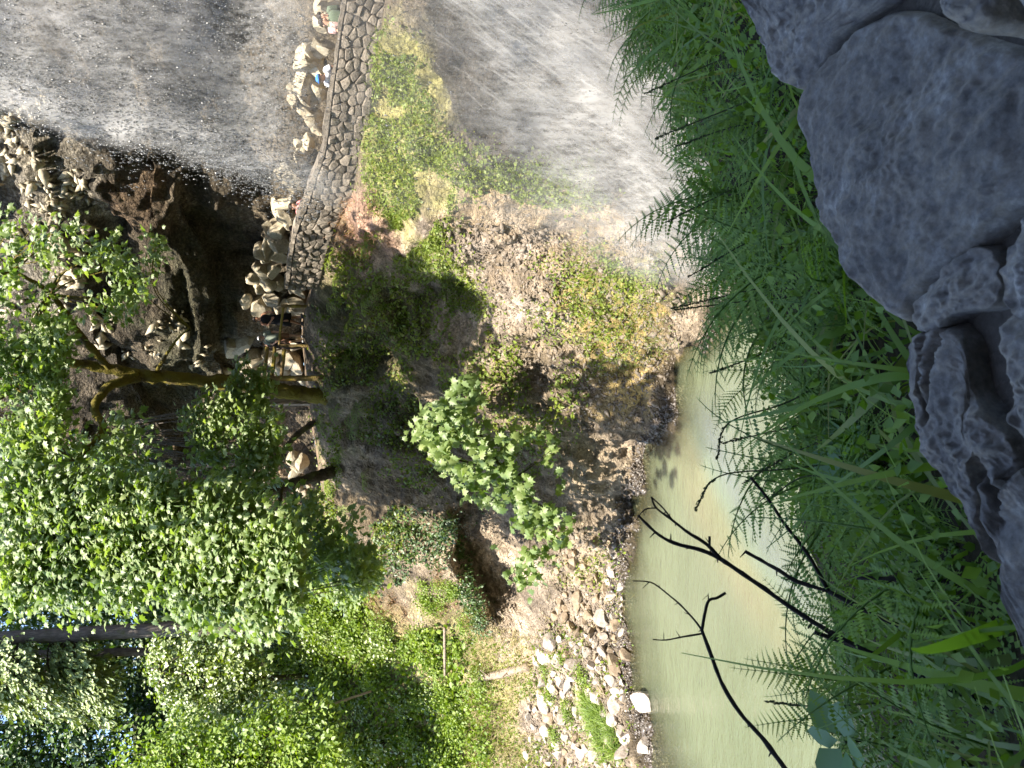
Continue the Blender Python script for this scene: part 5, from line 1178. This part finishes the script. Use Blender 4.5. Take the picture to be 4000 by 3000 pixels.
    if cap:
        c = h+np.array([0, 0.005, 0.05]); cp = add('cap', *ring_loft([(c, 0.098, 0.115), (c+np.array([0, 0, 0.04]), 0.094, 0.11), (c+np.array([0, 0, 0.075]), 0.07, 0.08), (c+np.array([0, 0, 0.09]), 0.02, 0.02)]), cloth('cap '+str(cap), cap))
        add('cap_brim', *ring_loft([(c+np.array([0, -0.125, 0.0]), 0.07, 0.06), (c+np.array([0, -0.12, 0.012]), 0.072, 0.065)]), cloth('cap '+str(cap), cap), cp)
    for piece, col in outfit.items():
        mt = cloth(piece+str(col), col); W, Cc, Nk, Pv = map(lambda k: np.array(J[k], float), ('waist', 'chest', 'neck', 'pelvis'))
        if piece in ('shirt', 'dress', 'vest'):
            rg_ = [(Pv+np.array([0, 0, -0.03]), 0.185, 0.135), (Pv+np.array([0, 0, 0.04]), 0.175, 0.13), (W, 0.16, 0.12), (Cc, 0.185, 0.135), (Cc+(Nk-Cc)*0.55, 0.17, 0.105), (Nk+(Cc-Nk)*0.12, 0.075, 0.07)]
            if piece == 'dress': rg_ = [((0, 0.0, 0.42), 0.25, 0.22), ((0, 0, 0.62), 0.225, 0.19), ((0, 0, 0.80), 0.205, 0.16)]+rg_[1:]
            gar = add(piece, *ring_loft(rg_), mt)
            if piece == 'shirt':
                for k in 'lr':
                    s_, e_ = np.array(J['sh'+k]), np.array(J['el'+k]); add('sleeve', *tube([s_+(Cc-s_)*0.15+np.array([0, 0, 0.01]), s_, s_+(e_-s_)*0.75], [0.075, 0.078, 0.066], 10, 8), mt, gar)
        if piece in ('shorts', 'trousers'):
            f = 0.85 if piece == 'shorts' else 1.92
            gar = add(piece, *ring_loft([(Pv+np.array([0, 0, -0.16]), 0.175, 0.125), (Pv+np.array([0, 0, -0.04]), 0.18, 0.13), (Pv+np.array([0, 0, 0.07]), 0.165, 0.12)]), mt)
            for k in 'lr':
                hp, kn, an = (np.array(J[q+k], float) for q in ('hip', 'kn', 'an')); end = hp+(kn-hp)*f if f < 1 else kn+(an-kn)*(f-1)
                add('trouser_leg', *tube([hp+np.array([0, 0, -0.02]), (hp+kn)/2 if f < 1 else kn, end], [0.105, 0.092 if f < 1 else 0.078, 0.085 if f < 1 else 0.06], 10, 10), mt, gar)
        if piece == 'shoes':
            for k in 'lr':
                an, to = np.array(J['an'+k], float), np.array(J['to'+k], float); add('shoe', *tube([an+np.array([0, 0.05, -0.045]), (an+to)/2+np.array([0, 0, -0.02]), to+np.array([0, -0.04, 0.005])], [0.045, 0.05, 0.034], 8, 8), mt)
        if piece == 'pack': add('backpack', *ring_loft([(W+np.array([0, 0.17, 0]), 0.12, 0.07), (Cc+np.array([0, 0.19, -0.05]), 0.14, 0.09), (Cc+np.array([0, 0.17, 0.12]), 0.10, 0.06)]), mt)
    return t
def stand(px, py, Y): return drop(at(px, py, Y), 1.2)+np.array([0, 0, 0.0])
raise_l = ((0.22, -0.14, 1.22), (0.10, -0.26, 1.40)); hang_r = ((-0.25, 0.03, 1.12), (-0.26, -0.06, 0.88)); hang_l = ((0.25, 0.03, 1.12), (0.26, -0.06, 0.88))
person(stand(1165,1250,24.9), 0.35, 1.70, 'person in a long black sleeveless dress walking on the trail', arms=(((0.26, -0.08, 1.18), (0.16, -0.25, 1.05)), ((-0.26, -0.06, 1.16), (-0.14, -0.26, 1.02))), skin=SKIN2, outfit={'dress': (0.012, 0.012, 0.014), 'shoes': (0.05, 0.05, 0.05)}, hair='long')
person(stand(1152,1322,25.2), -0.3, 1.58, 'person in grey shirt, brown shorts and pale cap walking on the trail', arms=(hang_l, ((-0.22, -0.12, 1.15), (-0.1, -0.25, 1.0))), outfit={'shirt': (0.20, 0.23, 0.19), 'shorts': (0.22, 0.12, 0.075), 'shoes': (0.4, 0.4, 0.4)}, cap=(0.55, 0.55, 0.55))
person(stand(1150,1346,25.5), 2.7, 1.52, 'person in dark jacket and trousers, back turned, by the fence end', outfit={'shirt': (0.035, 0.025, 0.022), 'trousers': (0.03, 0.022, 0.02), 'shoes': (0.02, 0.02, 0.02)})
def behind(s, back, dh=0.0): p = wall_pt(s, 0.0, -back); q = drop(p, 1.0); return np.array([p[0], p[1], p[2]+0.12-0.05+dh])
def s_of(py):
    qs = project(wb_pts)[1]; return float(np.interp(py, qs, sl)) if qs[0] < qs[-1] else float(np.interp(-py, -qs, sl))
leanarms = (((0.27, -0.16, 1.20), (0.12, -0.30, 1.06)), ((-0.27, -0.16, 1.20), (-0.12, -0.30, 1.06)))
person(behind(s_of(318), 0.95, -0.22), -0.9, 1.66, 'person in white shirt and blue cap bending behind the wall', lean=0.75, arms=leanarms, outfit={'shirt': (0.78, 0.78, 0.80), 'trousers': (0.1, 0.1, 0.12)}, cap=(0.05, 0.2, 0.6))
person(behind(s_of(155), 0.85, -0.32), 0.3, 1.65, 'person in pale pink top leaning on the wall near its right end', lean=0.2, arms=leanarms, outfit={'shirt': (0.5, 0.33, 0.31), 'shorts': (0.1, 0.1, 0.1)})
person(behind(s_of(122), 0.9, -0.30), -0.2, 1.70, 'person in dark green top beside the one in pink', lean=0.1, arms=(hang_l, hang_r), outfit={'shirt': (0.10, 0.13, 0.09), 'shorts': (0.1, 0.1, 0.1)})
person(behind(s_of(905), 0.75, -0.40), 0.5, 1.62, 'person with pink sleeves and dark hair resting arms on the wall', lean=0.25, arms=leanarms, skin=SKIN, outfit={'shirt': (0.62, 0.25, 0.25), 'shorts': (0.05, 0.05, 0.06)})
person(behind(s_of(975), 0.8, -0.52), -0.4, 1.60, 'person in light grey top with dark hair behind the shaded wall', lean=0.15, arms=(raise_l, hang_r), outfit={'shirt': (0.50, 0.50, 0.50), 'trousers': (0.04, 0.04, 0.05)})

# ------------------------------------------------------------------ near parapet the camera looks over
PARA = thing('parapet', onz(3500, 1300, -1.3), 'rough grey stone parapet right in front of the camera', 'wall')
def top_stone(poly, z, thick=0.30, dome=0.008, seed=0, rough=0.012, ntheta=120, nring=46, cracks=0.0, tilt=(0, 0), edge=8):
    P = onz(np.array([p[0] for p in poly], float), np.array([p[1] for p in poly], float), z); c = P.mean(0)
    if (np.cross(P-c, np.roll(P, -1, 0)-c)[:, 2]).sum() < 0: P = P[::-1]
    A = resample(np.vstack([P, P[:1]]), 240); ang = np.unwrap(np.arctan2(A[:, 1]-c[1], A[:, 0]-c[0])); rad = np.hypot(A[:, 0]-c[0], A[:, 1]-c[1])
    th = np.linspace(ang[0], ang[0]+2*math.pi, ntheta, endpoint=False); o = np.argsort(ang); rr = np.interp((th-ang[0]) % (2*math.pi)+ang[0], ang[o], rad[o])
    sr = np.r_[np.linspace(0.02, 0.86, nring-16), np.linspace(0.88, 1.0, 16)]; V = []
    for s_ in sr:
        zz = z-dome*s_**2-0.02*np.clip((s_-0.93)/0.07, 0, 1)**2.2; V.append(np.c_[c[0]+np.cos(th)*rr*s_, c[1]+np.sin(th)*rr*s_, np.full(ntheta, zz)])
    for k in range(1, 9):
        f = k/8; sh = 1.0-0.05*f*f; V.append(np.c_[c[0]+np.cos(th)*rr*sh, c[1]+np.sin(th)*rr*sh, np.full(ntheta, z-dome-0.02-thick*f)])
    V = np.concatenate(V); nrg = len(V)//ntheta
    dsp = rough*(0.9*fbm(V*5+seed, 2, seed)+0.5*fbm(V*24+seed, 3, seed+1)+0.45*fbm(V*75, 3, seed+2))
    w, ed, idd = worley(V*np.array([6, 6, 6])+seed, seed+4); dsp += rough*0.5*(idd-0.5)*np.clip(ed*8, 0, 1)
    if cracks:
        cr = np.abs(fbm(np.c_[V[:, 0]*2.2*cracks, V[:, 1]*9, V[:, 2]*2]+seed, 3, seed+6)); dsp -= 0.028*np.clip(1-cr/0.06, 0, 1)
    out = norm((V-c)*np.array([1, 1, 0])); side = np.clip((z-dome-0.03-V[:, 2])/0.03, 0, 1)[:, None]
    w5, e5, id5 = worley(V*np.array([2.6, 2.6, 2.6])+seed*1.7, seed+8); dsp += rough*(2.2*(id5-0.5)*np.clip(e5*5, 0, 1))
    V = V+np.array([0, 0, 1.0])*dsp[:, None]*(1-side)+out*dsp[:, None]*1.6*side
    V[:, 2] += (V[:, 0]-c[0])*tilt[0]+(V[:, 1]-c[1])*tilt[1]
    n = ntheta; F = [(i*n+j, i*n+(j+1) % n, (i+1)*n+(j+1) % n, (i+1)*n+j) for i in range(nrg-1) for j in range(n)]+[tuple(range(n-1, -1, -1))]
    return obj('stone', V, F, M['fg_rock'], PARA, smooth=True)
top_stone([(3112,345),(3085,420),(3105,520),(3140,640),(3180,830),(3255,940),(3290,1040),(3360,1130),(3440,1215),(3500,1255),(3545,1180),(3660,1060),(3800,960),(3930,830),(4120,700),(4250,450),(4150,250),(3980,190),(3800,140),(3660,90),(3560,40),(3420,40),(3300,110),(3210,210)], -0.74, 0.30, 0.006, 3, 0.009, 200, 80)
top_stone([(2868,-10),(2910,80),(2950,190),(2985,300),(3050,335),(3108,350),(3150,290),(3210,195),(3290,105),(3400,35),(3480,-60),(3300,-200),(3000,-220),(2820,-120)], -0.75, 0.32, 0.01, 7, 0.014)
top_stone([(3570,-80),(3600,30),(3650,90),(3720,122),(3790,100),(3825,40),(3830,-80),(3700,-160)], -0.62, 0.2, 0.03, 9, 0.012, 90, 40)
top_stone([(3890,-60),(3930,40),(3960,120),(4040,170),(4200,100),(4200,-120),(4000,-160)], -0.60, 0.2, 0.03, 12, 0.012, 90, 40)
top_stone([(3548,1190),(3545,1260),(3560,1298),(3640,1290),(3700,1235),(3770,1215),(3850,1200),(3885,1120),(3870,1010),(3800,955),(3730,985),(3640,1080)], -0.735, 0.28, 0.012, 15, 0.012, 110, 44)
top_stone([(3905,960),(3890,1100),(3910,1190),(4000,1260),(4250,1300),(4300,900),(4100,800)], -0.72, 0.3, 0.012, 17, 0.014, 90, 40)
top_stone([(3528,1345),(3560,1305),(3650,1268),(3720,1275),(3770,1330),(3785,1420),(3800,1520),(3850,1600),(3920,1700),(3960,1830),(4080,2000),(4250,2300),(4250,2700),(4050,2680),(3985,2590),(3900,2400),(3800,2150),(3700,1920),(3620,1760),(3555,1560),(3545,1450)], -0.745, 0.3, 0.01, 21, 0.012, 200, 70, 1.0)
top_stone([(3860,1230),(3855,1330),(3880,1450),(3900,1560),(3930,1680),(3990,1800),(4200,2100),(4400,2000),(4350,1400),(4050,1180),(3930,1180)], -0.70, 0.3, 0.03, 25, 0.016, 110, 44, 1.0)
# courses below the top stones
for k in range(16):
    ss_ = -2.2+k*0.36+R.uniform(-0.05, 0.05); p = near_pt(np.array([ss_]), np.array([-0.22]))[0]; p[2] = -1.28
    m = with_mat(ROCKS[k % 14], M['fg_rock']); o = link('stone', m, PARA); o.location = Vector(p)-PARA.location; o.scale = (0.24, 0.26, 0.22); o.rotation_euler = (0, 0, R.random()*6)
# the parapet goes on to both sides of the picture
s_r = float((onz(2790., -420., -0.74)-wa)@wdir)
for ss_ in list(np.arange(s_r, 5.2, 0.46))+list(np.arange(-0.95, -3.4, -0.46)):
    p = near_pt(np.array([ss_]), np.array([-0.30+R.uniform(-0.05, 0.05)]))[0]; p[2] = -0.80
    o = link('stone', with_mat(SLABS[R.randrange(6)], M['fg_rock']), PARA); o.location = Vector(p)-PARA.location; o.scale = (0.33, 0.36, 0.22); o.rotation_euler = (0, 0, R.random()*6)
# the parapet's earth and rubble core fills between the stones
cs = np.linspace(-3.6, 5.4, 26); V = []
for s_ in cs:
    for dd_, zz in ((-0.02, -1.5), (-0.07, -0.785), (-0.55, -0.785), (-0.6, -1.6)):
        p = near_pt(np.array([s_]), np.array([dd_]))[0]; p[2] = zz+0.02*vnoise(np.array([[s_*5, dd_*5, zz]]), 3)[0]; V.append(p)
F = [(i*4+j, i*4+(j+1) % 4, (i+1)*4+(j+1) % 4, (i+1)*4+j) for i in range(25) for j in range(4)]
obj('rubble_core', np.array(V), F, M['mortar'], PARA)

# ------------------------------------------------------------------ ferns, grass, leaves and twigs below the parapet
rng = np.random.default_rng(77)
def frond_mesh(kind, mat):
    """arching stalk with opposite pairs of toothed side leaflets"""
    P = []; n = 16; k = np.linspace(0, 1, n); rj = np.random.default_rng(int(kind*10)); path = np.c_[0.03*np.sin(k*3), k*(1-0.12*k), 0.42*k-0.62*k*k*(0.6+0.4*kind)]; t_ = norm(np.gradient(path, axis=0)); up = np.tile([0, 0, 1.0], (n, 1)); nn = norm(up-(up*t_).sum(1, keepdims=True)*t_)
    teeth = 9
    def pinna(L):
        V = []; F = []
        for q in range(teeth+1):
            u = q/teeth; w = 0.105*(1-u)**0.8+0.01; V += [(0, u, -0.10*u*u), (w*(1.0 if q % 1 == 0 else 0.3), u+0.055, -0.10*u*u-0.01), (-w, u+0.055, -0.10*u*u-0.01)]
        for q in range(teeth):
            a = 3*q; F += [(a, a+1, a+3), (a, a+3, a+2)]
        return np.array(V), np.array(F)
    T = pinna(1)
    for i in range(2, n):
        L = 0.30*math.sin(min(1, (i-0.6)/4.5)*1.5)*(1-(i/n))**0.85+0.02
        for sg in (-1, 1):
            dv = norm(np.array([sg, 0, 0])+t_[i]*0.5-nn[i]*rj.uniform(0.02, 0.3)); P.append(place(T, path[i][None], norm(nn[i]+rj.normal(0, 0.15, 3))[None], dv[None], np.array([L*rj.uniform(0.88, 1.08)])))
    P.append(place(T, path[-1][None], nn[-1][None], t_[-1][None], np.array([0.06])))
    V, F = cat(P); tv, tf = tube(path, [0.008, 0.005, 0.002], 4, n, 0); F2 = np.array([(a, b, c) for f in tf if len(f) == 4 for a, b, c in ((f[0], f[1], f[2]), (f[0], f[2], f[3]))]); V, F = cat([(V, F), (tv, F2)])
    m = mesh('frond', V, F); m.materials.append(mat); return m
def near_scatter(n, dlo, dhi, slo=-3.6, shi=6.5):
    s_ = rng.uniform(slo, shi, n); lim = np.interp(s_, [-1.0, 0.4, 1.2, 3], [0.36, 0.46, 0.66, 0.85]); return near_pt(s_, dlo+(dhi*lim-dlo)*rng.random(n)**0.9)
FRONDS = [frond_mesh(k, M['fern']) for k in (0.3, 0.7, 1.1)]
def fern(p, nf, size, label, toward=None):
    t = thing('fern', p, label, 'fern', 'ferns below the parapet')
    for i in range(nf):
        o = link('frond', FRONDS[R.randrange(3)], t); a = (toward if toward is not None else 0)+R.uniform(-1.5, 1.5) if toward is not None else R.uniform(0, 6.28)
        o.rotation_euler = (R.uniform(0.35, 0.95), R.uniform(-0.3, 0.3), a); o.scale = (size*R.uniform(0.75, 1.2),)*3
    return t
FMARK = [(2500,100,'at the right picture edge in front of the spray'),(2700,350,'beyond the first parapet stone'),(2700,700,'beyond the top of the big flat stone'),(2750,1000,'beyond the middle of the big flat stone'),(2800,1300,'where the pool meets the bank stones'),(2900,1600,'beyond the dark crevice'),(3000,1900,'beside the twig fork over the pool'),(3080,2200,'at the foot of the thinner twig'),(3100,2500,'along the longest twig'),(3050,2850,'at the left picture edge'),(3250,2300,'close behind the long left stone')]
# traced crowns of ferns: (px, py, distance ahead, fronds, size)
FN = [(2480,60,3.1,7,0.75),(2520,230,3.0,7,0.7),(2640,330,2.9,6,0.6),(2760,60,2.4,7,0.6),(2720,560,2.8,6,0.65),(2700,760,2.8,6,0.6),(2640,860,3.0,6,0.6),(2760,950,2.6,6,0.55),(2740,1180,2.8,7,0.65),(2760,1350,2.7,6,0.6),(2830,1480,2.6,6,0.6),(2860,1620,2.5,6,0.5),(2920,1700,2.4,6,0.5),(3000,1850,2.3,6,0.5),(3040,2020,2.2,6,0.45),(3060,2180,2.2,6,0.45),(3080,2330,2.1,7,0.5),(3070,2480,2.2,7,0.55),(3020,2660,2.3,6,0.55),(3060,2830,2.2,6,0.55),(3120,2980,2.1,6,0.5),(2950,1080,2.3,6,0.5),(3050,1400,2.1,5,0.45),(3200,2600,1.9,5,0.4),(3250,2850,1.8,5,0.4),(2900,420,2.2,5,0.5),(2950,750,2.1,5,0.45),(3150,1700,1.95,5,0.4),(3250,2200,1.8,5,0.4)]
pos_words = ['farthest right', 'second from the right end', 'third from the right end']
for i, (bx, by, Y, nf, sz) in enumerate(FN):
    sz *= 0.72; p = at(bx+260, by, Y)-np.array([0, 0, sz*0.2])
    fern(p, nf, sz, 'large feathery fern '+('overhanging the water ' if bx < 2900 else '')+nearest(FMARK, bx, by))
for p in near_scatter(95, 0.3, 2.2, -1.6, 5.5):
    fern(p, 6, R.uniform(0.36, 0.62), 'small feathery fern in the grass '+nearest(FMARK, *[float(v) for v in project(p)]))
# traced single fronds against the water: root pixel -> tip pixel
for (r0_, r1_, ln) in [((2900,1090,2.5),(2590,1200,2.5),0),((2930,1500,2.4),(2770,1690,2.4),0),((2800,480,2.7),(2560,200,2.7),0),((2850,800,2.5),(2610,680,2.4),0),((3280,2660,2.0),(2850,2620,2.1),0),((3250,2800,2.0),(2900,2850,2.1),0),((3200,2450,2.0),(2980,2280,2.0),0)]:
    a, b = at(*r0_), at(*r1_); t = thing('fern_sprig', a, 'single fern frond reaching out '+nearest(FMARK, r1_[0], r1_[1]), 'fern', 'ferns below the parapet'); o = link('frond', FRONDS[1], t)
    y = norm(b-a); z = norm(np.array([0.2, -0.6, 0.8])-(np.array([0.2, -0.6, 0.8])@y)*y); x = np.cross(y, z); s_ = np.linalg.norm(b-a)*1.05
    o.matrix_basis = Matrix([[x[0]*s_, y[0]*s_, z[0]*s_, 0], [x[1]*s_, y[1]*s_, z[1]*s_, 0], [x[2]*s_, y[2]*s_, z[2]*s_, 0], [0, 0, 0, 1]])
# mats of grass and small leaves
P = near_scatter(1500, 0.06, 1.6); n = len(P)
V, F = place(strand(0.02, 6, 1.7), P, norm(rng.normal(0, 1, (n, 3))+np.array([0, -0.4, 0.5])), np.array([-0.1, 0.0, 0.85])+rng.normal(0, 0.38, (n, 3)), rng.uniform(0.12, 0.36, n))
tag(stuff(obj('grass', V, F, M['fg_grass'])), 'thick shaded green grass on the slope just beyond the parapet', 'grass')
P = near_scatter(560, 0.05, 1.0); n = len(P)
V, F = place(strand(0.034, 8, 2.1), P, norm(rng.normal(0, 1, (n, 3))+np.array([0, -0.4, 0.5])), np.array([-0.25, 0.05, 0.8])+rng.normal(0, 0.35, (n, 3)), rng.uniform(0.22, 0.45, n))
tag(stuff(obj('broad_grass', V, F, M['fg_grass'])), 'broad bladed long grass curling beyond the parapet', 'grass')
P = near_scatter(12000, 0.12, 2.2); P[:, 2] += rng.uniform(0.0, 0.22, len(P)); n = len(P)
V, F = place(SIMPLE, P, norm(np.array([0, -0.3, 1.0])+rng.normal(0, 0.5, (n, 3))), rng.normal(0, 0.7, (n, 3))+np.array([0, 0, 0.1]), rng.uniform(0.014, 0.036, n))
tag(stuff(obj('leaf_litter_plants', V, F, M['fern'])), 'mat of small leafy weeds between the ferns', 'plants')
# broad bluish leaves low on the left
BLM = leaf_meshes(M['blue_leaf'], leaf_oval(0.36))
for i, (bx, by) in enumerate([(3600,2060),(3520,1960),(3380,1930),(3450,2120),(3560,2230),(3720,2140),(3780,2890),(3720,2860),(3840,2960),(3660,2980),(3300,2900),(3480,2020),(3330,1820)]):
    p = at(bx, by, 1.62); b = p-np.array([0, 0, 0.14]); t = thing('broad_leaf_plant', b, 'low plant with broad bluish leaves '+nearest([(3350,1850,'beside the drooping stalk'),(3500,2000,'under the short upright stick'),(3600,2200,'next to the long left stone'),(3780,2900,'in the lower left corner'),(3300,2900,'at the left picture edge')], bx, by), 'plant', 'broad leaf plants by the parapet')
    n = 6; a = np.arange(n)/n*6.28+R.random(); D = np.c_[np.cos(a), np.sin(a), np.full(n, 0.35)]
    leaf_parts(t, BLM, p+D*0.02, norm(np.c_[0*a, 0*a-0.3, 0*a+1]+0.3*rng.normal(0, 1, (n, 3))), D, rng.uniform(0.07, 0.13, n), rng)
    V, F = tube([b-np.array([0, 0, 0.1]), p], [0.004, 0.003], 5, 4); obj('stem', V, F, M['stalk'], t)
# tall seeding grass stalks, traced
def stalk(path, head, label, r=0.0028):
    P = np.array([at(a, b, y) for a, b, y in path]); t = thing('grass_stalk', P[0], label, 'grass', 'seeding grass stalks')
    V, F = tube(P, [r, r*0.9, r*0.6], 5, 22, 0); obj('stem', V, F, M['stalk'], t)
    Q = resample(P, 60); m = int(60*(1-head)); seg = Q[m:]; n = len(seg)*3; q = seg[np.repeat(np.arange(len(seg)), 3)]; tv = norm(P[-1]-P[-2])
    V, F = place(OCT, q+rng.normal(0, 0.0022, (n, 3)), norm(rng.normal(0, 1, (n, 3))), tv+rng.normal(0, 0.35, (n, 3)), rng.uniform(0.003, 0.007, n)); stuff(obj('seed_head', V, F, M['stalk'], t))
STK = [([(3330,1055,1.75),(2950,1130,1.9),(2625,1205,2.0)],0.3,'dark grass stalk lying across the moss yellow bank edge'),([(3300,1150,1.7),(2980,1170,1.9),(2640,1210,2.0)],0.2,'thin stalk parallel below the one across the mossy bank'),
 ([(3250,1230,1.7),(3000,1370,1.85),(2777,1458,1.95)],0.25,'stalk ending before the bright waterline stones'),([(3420,1570,1.6),(3120,1660,1.75),(2825,1730,1.85)],0.15,'straight dark stalk over the middle of the pool'),
 ([(3500,1560,1.5),(3250,1700,1.65),(3080,1780,1.75),(2905,1887,1.85)],0.32,'stalk with a thick dark seed head over the pool'),([(3480,1780,1.6),(3100,1830,1.75),(2810,1860,1.85),(2715,1990,1.85)],0.3,'stalk bending over with a drooping tip above the pool'),
 ([(3190,580,1.75),(2900,720,1.9),(2600,868,2.0)],0.25,'long dark stalk slanting over the grey spray'),([(3130,440,1.75),(2850,500,1.9),(2640,572,2.0)],0.3,'stalk with a seed head in front of the white spray'),
 ([(3050,150,1.8),(2800,240,1.95),(2520,365,2.1)],0.2,'dark stalk among the ferns at the right'),([(3090,330,1.7),(2860,420,1.85),(2560,540,2.0)],0.25,'stalk with narrow seed head left of the right hand ferns'),
 ([(3400,1360,1.6),(3100,1560,1.75),(2850,1650,1.85),(2800,1790,1.85)],0.3,'stalk with spreading oat like spikelets over the pool'),([(3250,1000,1.7),(2980,930,1.9),(2690,1080,2.0)],0.25,'stalk crossing the thin right edge of the falls'),
 ([(3500,2740,1.6),(3200,2760,1.75),(2990,2740,1.85)],0.35,'brown seeding stalk by the thin fern at the left'),([(3350,1900,1.6),(3150,1860,1.7),(3000,1950,1.8)],0.2,'short stalk near the broken twig tip')]
for a, h_, lab in STK: stalk(a, h_, lab)
# dead twigs, traced
def twig(base_label, paths):
    q = paths[0][0][0]; P0 = at(q[0], q[1], q[2]*0.82); t = thing('dead_twig', P0, base_label, 'twig', 'bare dead twigs over the pool')
    for path, a, b in paths:
        path = [(q0, q1, q2*0.82) for q0, q1, q2 in path]; a *= 0.85; b *= 0.85; P = np.array([at(*q) for q in path]); V, F = tube(P, [a, (a+b)/2, b], 7, max(12, 8*len(path)), 0.22, int(path[0][0])); br = obj('branch', V, F, M['twig'], t, smooth=True)
        for k in range(int(len(path)*0.8)):
            q = P[k]+(P[min(k+1, len(P)-1)]-P[k])*R.random(); V, F = tube([q, q+np.array([R.uniform(-1, 1), 0.1, R.uniform(-0.3, 1)])*0.018], [a*0.5, a*0.2], 5, 3); o = link('bud', mesh('bud', V-np.array(t.location), F), br); o.data.materials.append(M['twig'])
y1, y2 = 1.65, 2.0
twig('longest forked dead twig slanting across the green pool', [
 ([(4000,2830,1.35),(3777,2728,1.5),(3524,2608,1.62),(3328,2516,1.7),(3151,2414,1.78),(2973,2291,1.86),(2815,2183,1.92)], 0.0085, 0.0065),
 ([(2815,2183,1.92),(2737,2148,1.95),(2641,2124,1.98),(2569,2086,2.0),(2492,2013,2.02)], 0.0062, 0.0042), ([(2815,2183,1.92),(2757,2124,1.94),(2689,2081,1.96),(2627,2033,1.98),(2564,1984,2.0),(2544,1941,2.0)], 0.006, 0.0025),
 ([(2627,2033,1.98),(2590,1985,2.01),(2545,1942,2.03)], 0.003, 0.002), ([(2564,1984,2.0),(2520,1990,2.0),(2485,2030,2.0)], 0.0022, 0.0014), ([(3420,2558,1.68),(3300,2510,1.72),(3182,2471,1.75)], 0.0075, 0.006), ([(2772,2135,1.93),(2772,2095,1.93)], 0.004, 0.004)])
twig('thinner dead twig right of the longest, forked near its middle', [
 ([(4000,2650,1.35),(3802,2570,1.5),(3638,2500,1.58),(3423,2405,1.68),(3236,2310,1.77)], 0.007, 0.006), ([(3236,2310,1.77),(3109,2269,1.83),(3046,2230,1.86),(2979,2192,1.9),(2909,2153,1.93)], 0.006, 0.0055),
 ([(3236,2310,1.77),(3157,2168,1.8),(3065,2047,1.84),(2998,1946,1.87),(2933,1866,1.9)], 0.0058, 0.004)])
twig('curving dead twig rising from the left picture edge', [
 ([(3130,3080,1.6),(3065,3000,1.64),(2980,2886,1.7),(2891,2785,1.75),(2821,2671,1.8),(2777,2557,1.84),(2742,2462,1.88)], 0.0068, 0.0052), ([(2742,2462,1.88),(2714,2424,1.9),(2665,2370,1.92),(2622,2332,1.94),(2559,2283,1.96),(2520,2271,1.97),(2472,2269,1.98)], 0.0032, 0.0018),
 ([(2742,2462,1.88),(2752,2405,1.88),(2768,2348,1.88),(2802,2335,1.88),(2834,2316,1.88)], 0.0048, 0.0036), ([(2742,2475,1.88),(2670,2487,1.9),(2600,2500,1.92),(2550,2498,1.93)], 0.003, 0.0018), ([(2768,2348,1.88),(2766,2318,1.88)], 0.002, 0.0012)])
twig('short upright broken stick behind the parapet stone', [([(3880,2278,1.35),(3600,2266,1.45),(3347,2256,1.55)], 0.006, 0.0052)])
twig('short stick near the lower left corner', [([(3990,2630,1.3),(3850,2610,1.36),(3707,2589,1.42)], 0.0075, 0.0062)])
